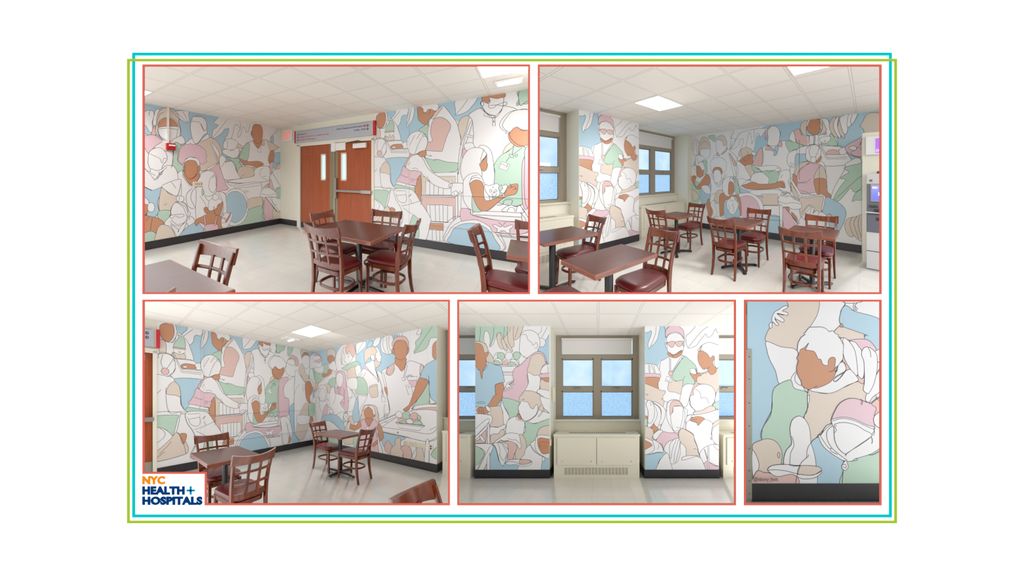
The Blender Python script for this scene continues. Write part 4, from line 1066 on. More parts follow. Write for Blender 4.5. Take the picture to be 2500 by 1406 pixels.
M_C = '''b- 32 2602 603 2631 2273 2604 2273 2101 2067 1812 1533 1922 1434 2035 987 2156 448 2177 32 2180
w 752 2375 941 2611 1076 2623 1291 2638 1333 2046 1120 1958 800 1986
s 474 2374 578 2399 703 2362 715 2303 653 2213 578 2202 488 2272
t 448 2417 474 2553 578 2586 727 2513 739 2396 715 2322 653 2389 578 2419 474 2414
k -132 2477 -42 2550 90 2541 204 2472 246 2364 119 2276 3 2310 -27 2399 -42 2337
w -57 2317 3 2480 204 2431 259 2300 259 2157 119 2140 -27 2208
p -42 2337 119 2349 246 2384 259 2321 147 2272 32 2307
g 342 2189 474 2194 501 2012 395 1901 342 1844 204 1749 90 1671 3 1844 -132 2111 90 2007 259 1972 342 2047
w 501 2132 603 2219 703 2246 764 2104 752 1990 578 2045
s 287 1929 342 1966 395 1941 474 1975 501 2052 628 2021 578 1927 395 1860 314 1876
w 61 1652 204 1729 474 1855 752 1971 764 1836 526 1713 204 1584 90 1546
t 32 1463 -57 1699 147 1690
g 501 1714 603 1807 739 1818 752 1664 703 1569 603 1592
w 941 2124 987 2491 1054 2554 1120 2433 1207 2419 1281 2372 1270 2266 1120 2122 1009 2116 918 2183 918 2314
k 1054 2535 1120 2597 1249 2610 1312 2509 1323 2366 1270 2266 1207 2347 1153 2419 1098 2363 1043 2445
n 918 2314 941 2461 998 2563
g 987 2063 1270 2159 1394 2145 1454 2068 1120 1976 941 2030
t 1098 1960 1333 2046 1374 1865 1364 1778 1120 1757
w 1434 2070 1484 1909 1374 1795 1323 2011
w 1364 2571 1552 2588 1609 2560 1590 2462 1513 2406 1374 2323 1353 2414
n 1542 2573 1454 2468 1374 2323
b 1628 2455 1684 2563 1758 2566 1776 2496 1721 2439 1647 2435
w 1776 2463 1829 2585 1951 2609 1916 2471 1829 2421
w 1951 2464 2001 2583 2196 2590 2227 2414 2219 2262 2132 2213 2034 2251 1976 2300
n 2018 2580 2001 2423 2067 2254
n 2084 2582 2092 2407 2132 2213
n 2140 2586 2132 2400 2211 2201
n 2258 2592 2242 2519
n 2303 2598 2296 2523
n 2407 2597 2393 2533
n 2348 2595 2341 2529
w 1794 2047 1811 2161 1829 2322 1802 2417 1882 2396 1933 2306 1951 2239 1981 2179 1959 2142 1959 2077 1933 2016 1864 1966 1829 1929
t 1581 2088 1562 2261 1581 2378 1666 2432 1802 2425 1864 2333 1873 2291 1847 2287 1838 2223 1829 2126 1739 2137 1703 2208 1609 2119
t 1794 1998 1802 2096 1829 2126 1856 2171 1882 2095 1951 2078 1933 2016 1864 1966 1829 1953
w 1721 2206 1730 2255 1785 2263 1820 2209 1802 2137 1748 2136
w 1590 2053 1703 2108 1739 2137 1802 2112 1829 1961 1899 1646 1721 1839
p! 1533 1973 1590 2036 1829 1765 1899 1646 1647 1878
w 1394 1794 1474 1892 1571 1970 1829 1765 1916 1645 1864 1893 1984 1818 2051 1528 2100 1338 2148 1027 2148 715 1533 650 1434 989 1647 1355 1533 1509 1374 1637
n 1523 1871 1434 1791
n 1609 1881 1523 1768
n 1829 1929 1951 1628 2001 1338
n 1864 1893 1967 1627 2026 1338
w! 1976 1330 2051 1338 2059 1227 1984 1226
n 1959 1418 1984 1482 2001 1418 1967 1354 1984 1322
g 1374 1777 1454 1790 1552 1749 1628 1626 1656 1489 1638 1388 1343 1408 1353 1655
w! 1353 1405 1638 1380 1628 1351 1343 1373
t 1694 1564 1864 1607 1882 1533 1899 1387 1864 1330 1739 1321 1703 1421
n 1690 1539 1873 1582
w 1098 1557 1120 1757 1364 1769 1374 1513 1207 1518
w 578 1533 653 1571 752 1568 1098 1575 1207 1518 1333 1337 1333 1072 1164 974 941 963 603 827 526 1139
n 1207 1518 1312 1355 1120 1301
p 752 1856 764 1951 894 1987 1009 1940 1054 1816 1076 1613 1120 1410 1142 1155 1098 971 987 1058 894 1186 1009 1337 727 1433 727 1568 800 1566
n 800 1566 894 1526 847 1413
n 987 1560 1032 1337 1009 1152
w 759 1759 788 1892 871 1942 964 1878 982 1728 929 1600 871 1579 800 1623
w 147 1461 204 1625 314 1652 422 1598 461 1436 422 1276 314 1204 204 1254
n 176 1440 259 1562 368 1539 409 1417 382 1296 301 1224
t 448 1617 501 1675 603 1552 501 1416
w 119 1336 204 1233 395 1216 474 1277 552 1139 501 740 259 516 61 706 32 1125
p 355 1033 474 1137 488 938 314 685 273 763
b 204 593 314 807 501 879 752 876 918 773 1032 598 1054 416 894 508 703 660 474 698 287 601
w 273 518 342 667 552 701 752 606 894 489 703 447 342 403
g 232 246 552 271 800 287 800 77 287 110
p -303 105 -178 189 -57 270 3 171 -240 71
g 987 891 1098 971 1076 749 987 704
w 987 891 1076 933 1164 866 1207 724 1186 523 1098 568 1120 716 1032 782
t 1120 789 1249 871 1312 627 1291 269 1098 183 987 258
b 1312 1149 1394 1355 1414 1023 1454 816 1312 734 1249 907
g 1291 393 1434 396 1414 148 1291 144
n 526 1139 501 1078 653 986 703 892
n 539 1060 628 1083
n 539 1000 653 1025
w 1984 1818 2034 1910 2164 1960 2258 2011 2407 1845 2522 2025 2737 1942 2788 1867 2711 1691 2658 1410 2604 1195 2494 869 1916 820 2148 1027 2100 1338
n 2018 1847 2067 1654 2084 1543
s 2034 1513 2092 1527 2103 1354
n 2092 1354 2132 1173 2148 996 2067 928
n 2067 1171 2034 1132 2034 862
k 2067 1843 2116 1933 2211 2001 2250 1981 2227 1861 2164 1789 2100 1794
s 2265 2071 2258 2011 2326 1928 2396 1839 2458 1929 2479 2030 2465 2091 2273 2131
k 2211 2355 2196 2420 2227 2491 2288 2540 2407 2530 2479 2486 2522 2390 2522 2288 2494 2248 2479 2368 2436 2435 2303 2461 2242 2411 2227 2291
s 2242 2258 2242 2381 2296 2447 2378 2454 2451 2425 2494 2351 2501 2247 2479 2133 2436 2080 2378 2065 2303 2104 2258 2179
s 2192 2297 2235 2313 2250 2196 2211 2232
s 2501 2277 2531 2279 2522 2200 2491 2161
n 2472 1987 2451 1856 2436 1724
n 2501 1954 2479 1839 2451 1723
n 2396 1689 2415 1718 2451 1708 2462 1671 2429 1653 2400 1674
n 2465 1722 2550 1760 2604 1713 2522 1689
p! 2522 1653 2674 1651 2665 1524 2550 1527
w! 2479 1721 2682 1719 2678 1651 2522 1653
w! 2465 1560 2563 1585 2604 1389 2522 1375
n! 2494 1537 2536 1550 2543 1513 2508 1507
t 2737 1942 2788 1881 2763 1814 2724 1747
g 2788 2618 3060 2606 3060 2401 2949 2391 2900 2387 2851 2246 2776 2189 2658 2165 2625 2156 2621 2199 2658 2279 2645 2367 2724 2450 2750 2515
n 2931 2598 2788 2396 2632 2169
n 2711 2594 2665 2520 2711 2495 2750 2529
g 2632 1187 2776 1450 2864 1613 2888 1339 2888 1194 3060 1273 3060 1168 2788 1172 2604 1094
s 2931 2151 2949 2283 3060 2322 3060 1973 2949 2027
b 2737 1704 2788 1867 2888 1953 3060 1959 3060 1273 2949 1272 2900 1339 2876 1503 2882 1612 2839 1656
n 2870 1722 2882 1544
s 2711 1677 2776 1680 2857 1627 2864 1599 2776 1422 2711 1325 2604 1186 2563 1150 2522 1076 2451 1058 2422 1086 2494 1148 2536 1193 2604 1382 2658 1552
w 2604 1123 2711 1184 3060 1207 3060 1075 2604 1109
k 2658 1097 2788 1137 3060 1148 3060 1102 2788 1089
n 2563 1071 3008 1059
n! 2888 1271 2900 1203 3008 1206
w! 1899 786 2288 981 2303 944 1916 747
w 1984 698 2563 1063 3060 1062 3060 679 2864 530 2522 550 2001 604
n 1984 698 2522 682 2888 670 3008 792
n 2001 604 2378 575 2814 522 3008 632
n! 2888 739 3008 819
w! 2281 836 2807 812 2711 704 2348 721
k! 2296 822 2318 915 2724 931 2788 810
g 2407 996 2451 1043 2522 1047 2550 983 2522 915 2451 902 2407 936
k 2556 990 2604 1037 2672 1033 2698 971 2658 911 2591 906
w 2273 1003 2333 1052 2393 1025 2400 951 2348 917 2288 943
g 2685 999 2737 974 2737 918 2698 900
w 2479 868 2522 915 2591 892 2604 835 2522 820
g 2348 812 2378 859 2451 865 2479 824
g 2604 821 2645 882 2724 888 2763 822
n! 2273 820 2814 806 2788 783 2281 798 2273 820
b 1984 410 2009 573 2132 573 2465 542 2378 470 2227 324 2034 291
k 2043 244 2051 341 2108 429 2180 362 2203 320 2164 173 2084 189
t 2164 173 2196 303 2258 375 2273 484 2333 523 2378 500 2371 394 2422 298 2415 178 2378 51 2164 49
k 2371 319 2451 385 2536 377 2584 270 2563 165 2508 80 2422 60 2422 254
t 2604 102 2658 228 2672 373 2711 450 2763 417 2788 282 2807 175 2788 87 2658 71
n 2658 484 2658 370 2591 214 2618 133
g 2912 320 3060 508 3060 244 2961 249
w 2801 90 2826 511 2876 532 2870 93
t 1464 834 1494 992 1552 1132 1647 1160 1776 1156 1864 1110 1899 965 1916 788 1864 734 1811 844 1533 822 1474 783
w 1562 996 1571 1116 1666 1153 1776 1123 1829 1010 1820 911 1721 1037 1609 1049
n 1666 1153 1675 1102 1647 1068
s 1562 996 1609 1083 1684 1103 1758 1056 1785 958 1829 944 1811 894 1776 891 1739 839 1694 815 1628 830 1581 894
p 1464 747 1533 822 1590 844 1776 858 1882 785 1916 772 1864 587 1899 364 1890 119 1494 128 1494 560
s 1120 716 1142 755 1186 704 1333 665 1434 779 1484 714 1474 644 1333 558 1207 562 1153 629
s 1882 687 1916 772 1976 697 2018 542 2009 462 1899 348 1794 249 1758 292 1882 411 1916 497
s 1590 844 1776 858 1739 772 1684 683 1628 745
n 1581 826 1619 727 1666 681 1721 737 1776 841
w 1619 642 1647 671 1684 658 1675 615 1628 610
w 1098 568 1131 717 1196 723 1142 555
w 1882 573 1933 370 1984 250 1993 123 1916 124
n 987 2454 1032 2336 1009 2227 1098 2125
n 1120 2396 1164 2317 1120 2305 1153 2264
n 703 1550 752 1433 727 1279 653 1142
n 800 1528 871 1583 941 1543
n 776 1471 871 1526 836 1432 906 1412
n 1032 1522 987 1337 1032 1282
n 894 1186 1009 1189 987 1114
n 1164 1519 1249 1427 1207 1301 1120 1209
n 204 1336 176 1129 259 926
n 448 1377 474 1217 395 1095
n 578 864 603 925 653 908 666 967 703 892
n 987 928 1076 951 1120 863 1196 723
n 1032 893 1120 789 1153 647
n 1494 992 1533 1046 1590 1133
n 1474 887 1503 941
n 1882 1013 1916 950 1890 883
n 1628 1151 1675 1102 1721 1151
n 2051 990 2092 977 2108 930 2067 896 2043 926 2051 990
n 2522 988 2536 960
n 2303 823 2788 810
n 2494 1669 2508 1719 2550 1745 2591 1714
n 2116 1965 2084 1873 2132 1776 2211 1801 2258 1919
n! 1899 803 2273 988
n -531 2645 -465 2545 -399 2525
n -57 2424 3 2480 119 2495 232 2427
n -367 1469 -271 1489 -209 1401
n 119 2255 232 2262'''
M_E = '''b- 2168 2573 3030 2608 4416 2620 4416 2111 3940 1599 3659 1855 2856 1628 2085 1848 1646 1973
g 632 2537 824 2528 851 2446 824 2348 715 2437 632 2479
w- 878 2556 2168 2553 2189 2433 2000 2353 1871 1960 1288 1994
w 1362 2524 1410 2540 1313 2422 1338 2398 1458 2365 1362 2268 1313 2143 1264 1995
w 1588 2510 1434 2283 1313 2121 1530 2190 1576 2333 1657 2357 1669 2262 1600 2101 1737 2132 1804 2455 1849 2470 1892 2303 1892 2202 1936 2279 2022 2431 2064 2447 2106 2363 2168 2396 2189 2551
n 1947 2560 1958 2418 1936 2360
n 1588 2510 1434 2283 1318 2132
n 1600 2101 1530 1958
t 891 2442 983 2500 1113 2486 1189 2370 1201 2238 1113 2223 1074 2336 983 2389 891 2398
w 878 2376 983 2389 1074 2336 1113 2223 1189 2239 1189 2152 1138 2090 1009 1988 931 2037 878 2152
w 797 1977 983 1989 1214 2128 1362 2032 1482 1919 1506 1770 1482 1453 1164 1346 797 1570
k 1048 2008 1138 2090 1201 2183 1226 2127 1113 2026
k 891 1994 904 2083 983 1978
w! 1251 2039 1301 2025 1518 1348 1541 1180 1458 1284
k 1276 2016 1362 1925 1458 1793 1470 1686 1386 1753
w! 687 1743 673 1801 720 1833 715 1879 770 1888 797 1927 851 1918 891 1950 944 1929 996 1944 1035 1915 1087 1911 1113 1872 1158 1853 1158 1809 1199 1781 1184 1734 1209 1694 1176 1656 1194 1607 1151 1586 1153 1543 1108 1552 1074 1517 1035 1588 904 1636 797 1593 756 1530 715 1572 729 1617 682 1645 709 1686
n 687 1526 797 1344 944 1144 1100 1335 1201 1498
n 742 1503 837 1344 944 1200 1074 1357 1151 1499
s 764 1571 802 1656 904 1680 1009 1660 1061 1599 1066 1511 1022 1489 952 1601 864 1596 813 1480 775 1514
w 797 1435 797 1548 878 1614 983 1589 1035 1478 1035 1345 931 1256 824 1299
w 1553 1968 1530 2022 1600 2080 1646 2118 1782 2129 1892 2060 1925 1977 1826 1942 1646 1869 1530 1811 1506 1875
t 1565 1956 1588 2060 1669 2127 1782 2133 1914 2048 1936 1966 1759 1945 1646 1889
w 1914 2018 2000 1982 1979 1933 1892 1958
s 1553 1789 1646 1889 1826 1962 1914 1947 1925 1835 1914 1755 1826 1686 1714 1700
n 1680 1867 1714 1803 1759 1822
w 1482 1813 1576 1788 1714 1690 1892 1695 1892 1471 1804 1349 1506 1348 1482 1644
n 1482 1771 1530 1600 1506 1390
t 1714 1679 1871 1716 1914 1613 1958 1511 1871 1410 1804 1513
w 2168 2080 2291 2149 2525 2187 2712 2208 2785 2054 2821 1941 2785 1722 2785 1538 2676 1558 2291 1507 2127 1648
k 2022 1951 2085 2066 2152 2081 2164 1864 2127 1667 1914 1694 1958 1834
g 2703 2208 2856 2176 2961 2131 3064 2068 2961 2022 2856 1993 2803 1933 2749 2019 2712 2096
k 2230 2046 2270 2131 2311 2128 2449 2002 2331 2030
k 2525 2187 2554 2222 2616 2179 2611 2085 2535 2110
b 2468 2096 2535 2110 2525 1997 2487 1905 2429 1908
n 2291 2149 2487 2000 2468 1925
w 2291 2159 2301 2323 2281 2481 2370 2567 2487 2552 2563 2448 2573 2333 2545 2185 2487 2114 2410 2120
k 2250 2289 2230 2369 2260 2503 2370 2576 2291 2480 2291 2363
n 2230 2369 2250 2270 2291 2285
n 2554 2430 2592 2388 2563 2297
g 1892 1654 1936 1713 2043 1610 2168 1548 2000 1531 1914 1593
w 1914 1714 2085 1669 2410 1679 2582 1617 2573 1560 2487 1524 2370 1545 2270 1566 2168 1548 2000 1651
n 2487 1619 2573 1598
n 2370 1564 2545 1523
w 1871 1370 1914 1471 2085 1529 2250 1488 2321 1390 2311 1255 2127 1232 1871 1268
g 2168 1548 2545 1523 2487 1276 2311 1255 2321 1390
w 2525 1353 2582 1523 2676 1568 2785 1538 2803 1262 2785 1059 2545 1164
n 2582 1391 2639 1466
w 2731 1724 2749 1908 2839 1976 2926 1989 2961 1914 2909 1881 2892 1718 2892 1627 2821 1629
n 2803 1740 2830 1638
n 2856 1720 2865 1646
w 2961 2022 3164 2060 3196 1952 3131 1904 2944 1915
t 3030 2554 3147 2609 3196 2619 3131 2487 3131 2310 3180 2270 3064 2318 3004 2432
k 2856 2377 2944 2439 3004 2414 3030 2304 3114 2277 3147 2079 2961 2131 2909 2226
w 2776 2239 2812 2364 2865 2394 2909 2208 2900 2154
w 2996 2433 3030 2304 3180 2261 3372 2267 3388 2043 3147 2062
k- 3031 2285 3131 2275 3147 2079 3031 2124
t 3131 2593 3341 2598 3419 2552 3511 2404 3503 2321 3434 2260 3341 2270 3403 2383
w 3388 2557 3511 2573 3586 2395 3674 2218 3688 2019 3388 2043 3372 2267 3511 2269
g 3571 2279 3645 2188 3688 2019 3434 2039 3427 2159 3541 2165
t 3419 2569 3496 2389 3511 2353 3450 2293 3388 2265 3434 2414
w 3388 2205 3556 2222 3571 2145 3488 2089 3396 2128
n 3465 2138 3480 2145 3488 2128 3473 2117 3465 2138
w 3131 2470 3155 2590 3196 2602 3221 2581 3180 2481
s 3155 2484 3196 2584 3277 2604 3372 2576 3388 2454 3372 2336 3309 2274 3245 2289 3164 2360 3131 2434
w 3180 2252 3245 2263 3293 2258 3277 2069 3180 2085
n 3180 2270 3196 2128
n 3269 2261 3261 2087
n 3285 2259 3277 2086
t 3556 2466 3601 2560 3674 2599 3659 2518 3645 2354 3703 2199 3645 2205 3571 2330
w 3717 2592 3645 2520 3630 2372 3717 2181 3746 2178 3746 2276 3696 2414
t 3703 2446 3746 2538 3802 2563 3816 2171 3774 2191 3717 2296
w 3746 2571 3886 2598 3872 2488 3858 2264 3802 2254 3746 2440
w 3886 2598 4021 2609 3981 2472 3927 2400 3858 2369
n 3947 2605 3913 2482 3927 2400
w 3372 2061 3419 2066 3659 2013 3760 2005 3858 1860 3940 1711 3940 1647 3388 1665
w! 3372 2070 3403 2067 3526 1796 3858 1795 3844 1764 3511 1771
n 3403 2041 3731 2007 3830 1910
k 3496 1890 3541 1938 3615 1949 3717 1918 3746 1850 3630 1849 3503 1864
w 3717 1934 3802 1985 3851 1925 3837 1861 3753 1842
p 3830 1991 4007 2104 4138 2170 4416 2141 4416 1766 4021 1787 3872 1875
t 4112 2453 4164 2555 4264 2577 4416 2485 4416 2111 4151 2153 4060 1989 4125 2249 4060 2359 4086 2394
w- 4112 2141 4416 2126 4416 1661 4112 1673
p 3927 1888 3994 1915 4034 1975 4086 1909 4080 1792 3994 1804 3927 1840
w 3886 1971 3967 1997 4007 1962 3994 1915 3927 1928
w 2926 1663 3047 1730 3180 1725 3403 1733 3480 1612 3496 1357 3511 1020 3277 1044 3030 1069 2926 1174 2874 1446
k- 3147 1726 3164 1796 3419 1835 3357 1701
w 3114 1887 3131 2010 3180 2068 3277 2077 3388 2008 3403 1922 3388 1820 3309 1737 3196 1724 3122 1798
n 3221 2065 3180 1918 3261 1791 3341 1908 3372 2009
n 3164 2007 3196 2084 3341 2072 3372 1975
s 3139 1762 3196 1724 3131 1727
s 3309 1703 3357 1787 3411 1836 3372 1717
w 3209 1776 3221 1820 3261 1826 3301 1816 3317 1763 3296 1720 3253 1708 3216 1732
p 2944 1463 3030 1606 3180 1690 3261 1696 3434 1630 3309 1478 3285 1287 3341 1115 3030 1069 2926 1174
t 2892 1464 2944 1644 3064 1721 3180 1716 2996 1571 2944 1445
n 2944 1481 3064 1623 3196 1707
t 3434 1630 3480 1527 3496 1357 3285 1374 3309 1512 3372 1614
s 3282 1365 3493 1366 3503 1138 3571 1073 3589 1007 3571 956 3496 1002 3388 1031 3325 1080 3293 1183
s 2856 1482 2926 1427 2944 1264 2909 1191 2856 1354
n 2961 1301 3064 1284 3131 1303 3205 1374
n 3013 1122 3114 1108 3221 1041
w 4112 1642 4112 143 3511 92 3586 1023 3802 1522 3858 1682
g 4112 1649 4021 1652 3872 1617 3809 1570 3886 1504 3802 1440 3739 1383 3830 1359 3746 1228 3659 1060 3623 942 3717 947 3816 1067 3913 1199 3981 1122 4112 1267
n 3623 942 3830 1165 4021 1376 4112 1439
g 4112 1173 4021 1139 3967 1057 3940 944 3994 979 4112 994
t 4112 689 3994 662 3872 618 3816 482 3858 326 3927 271 3967 309 4034 240 4112 268
n 3940 657 3899 508 3967 293
n 4021 680 3967 532 4047 258
n 4060 684 4034 524 4086 279
w 2794 1280 2856 1300 2961 1102 3030 1015 2996 834 2944 885
t 2803 1281 2856 1227 2961 994 2961 850 2856 1062
w 2788 1363 2830 1363 2926 1210 3043 1016 3013 993 2892 1173
b 3488 1002 3659 944 3774 869 3837 760 3830 630 3774 461 3688 319 3511 345 3434 676
w! 2953 1012 3164 1004 3419 1067 3488 1019 3450 779 3388 671 3357 686 3196 830
t 3004 975 3164 977 3403 1029 3447 997 3427 845 3388 680 3293 715 3164 757 3064 642 3013 566 2987 815
w 3050 627 3188 819 3221 793 3261 796 3277 748 3245 659 3114 470 3047 552
w 3180 547 3221 744 3269 800 3280 757 3253 659 3325 726 3372 687 3357 617 3261 486
w 3341 598 3388 706 3465 678 3511 632 3496 512 3357 462
n 3030 657 3164 827 3213 796 3064 607
w 3013 548 3114 505 3293 542 3496 529 3571 688 3526 599 3511 277 2961 236
k 3503 648 3586 672 3571 604 3511 598
w 1541 1369 1759 1349 1914 1299 1804 1247 1634 1192 1558 1201
n 1600 1181 1737 1308 1871 1349
b 1576 1159 1646 1119 1826 1063 1759 958 1600 1014
s 1634 1202 1759 1246 1871 1288 1979 1290 2085 1251 2291 1254 2468 1276 2582 1325 2657 1307 2685 1223 2676 1167 2563 1183 2487 1162 2291 1138 2000 1119 1759 1133
n 2592 1278 2676 1242
n 2601 1203 2685 1195
w 1849 1044 1914 1097 2563 1126 2582 939 2563 881 2525 974 2168 957 1871 1004
t! 2127 1014 2525 1030 2525 784 2168 760
w 1530 927 1646 1015 1871 1024 2085 913 2189 722 2168 365 2085 356 1600 345
p 1576 845 1646 932 1804 960 1958 907 2064 772 2117 578 2085 476 1871 434 1623 451
b 2270 494 2563 522 2582 147 2250 140
w 2525 879 2545 956 2620 1053 2676 1092 2785 1059 2856 953 2996 888 3030 818 3013 745 2856 715 2749 762 2601 752
n 2525 879 2676 832 2856 861 3013 835
n 2601 977 2767 1077 2639 1016 2731 1094 2620 1053
w 2563 749 2639 736 2620 321 2582 298
p 2639 642 2676 738 2874 516 2961 381 2961 273 2657 307
s 2676 748 2767 745 2767 653
s 2821 657 2926 558 2944 469 2856 533
n 2839 549 2926 449
n 2676 738 2961 435 2996 457
s 632 1343 660 1412 673 1330
b 632 1160 660 1344 715 1184 687 933 632 884
w 687 887 851 985 824 691 904 450 632 288 632 793
t 810 848 878 1008 983 1079 1113 1039 1035 859 931 720 824 758
g 1410 1439 1482 1348 1576 1034 1482 1009 1410 1134
s 983 901 1061 993 1164 975 1264 936 1410 964 1530 969 1600 825 1623 514 1576 468 1553 718 1506 841 1164 822 1151 647 1138 471 1009 393 983 568
w 1074 1191 1113 1346 1264 1422 1386 1347 1446 1220 1410 1049 1313 938 1189 932 1100 1038
s 1251 1152 1264 1260 1313 1304 1410 1241 1410 1070 1313 960 1251 1000
b 1125 820 1164 778 1458 923 1530 716 1565 425 1164 364 1113 556
w 1201 781 1288 872 1338 918 1410 921 1458 838 1530 758 1506 630 1410 474 1288 506 1214 608
w 1308 873 1325 917 1386 931 1434 890 1422 837 1362 801 1313 830
s 632 655 742 572 770 460 715 342 632 288
w 632 288 797 327 983 390 1113 337 1061 243 904 271 632 196
w 84 2449 176 2489 296 2406 325 2168 236 2031 114 2062 53 2259
n 145 2444 130 2157
n 206 2462 236 2079
t 325 2380 413 2513 557 2498 669 2350 669 2075 413 2021 296 2146
w 340 2072 384 2187 528 2188 683 2166 641 1962 500 1923
k 251 2054 325 2097 325 2026
b 114 1749 191 1914 236 1817 206 1675
w 176 1963 296 2028 528 1922 557 1759 236 1698
g 413 1857 557 1851 585 1551 442 1506
g 15 1171 236 1294 355 1107 325 776 236 652 15 637
w 221 1699 384 1859 500 1691 471 1482 296 1413
w 15 1680 206 1723 206 1389 15 1292
s 221 1699 325 1719 413 1600 471 1622 442 1459 325 1408 221 1484
s 22 1365 114 1461 206 1413 145 1245 236 1151 413 1342 585 1504 697 1344 585 1159 355 1083 206 1103
b 355 1013 528 1111 669 978 669 772 413 663 355 824
w 384 1154 613 1182 697 979 528 972
t 22 1025 145 1029 296 892 236 771 114 764
s 557 673 641 839 699 660 699 431 613 447
n 1771 2048 1804 1963 1826 1880
n 1600 2059 1646 1931
n 2127 1667 2168 1745 2189 1921 2152 2081
n 2291 1507 2410 1563 2487 1581
n 2000 1641 2085 1599 2137 1539
n 2064 1659 2085 1589
n 1410 1262 1458 1347 1362 1433
n 1288 1325 1313 1411 1374 1422
n 2830 1098 2785 1225 2749 1354
n 2639 1054 2785 1059 2749 1003 2582 1014
n 2676 971 2856 989 2996 924
n 2022 970 2168 973 2158 937 2043 927
n 2168 750 2554 776
n 1871 434 2085 416 2582 449
n 2250 511 2563 530
n 2573 523 2560 409 2582 298 2629 285 2648 418 2601 451
n 3114 1320 2961 1283
n 3372 1666 3372 1082
n! 2987 2200 2987 1355
n 1239 523 1288 613 1264 698
n 1386 535 1410 665 1362 705 1410 751
n 687 682 797 802 878 761 904 673
n 3164 2060 3293 2076
n 84 2401 84 2160
n 266 2456 296 2099
n 355 2283 413 2372 557 2383 641 2261
n 236 1960 296 1815 471 1855'''
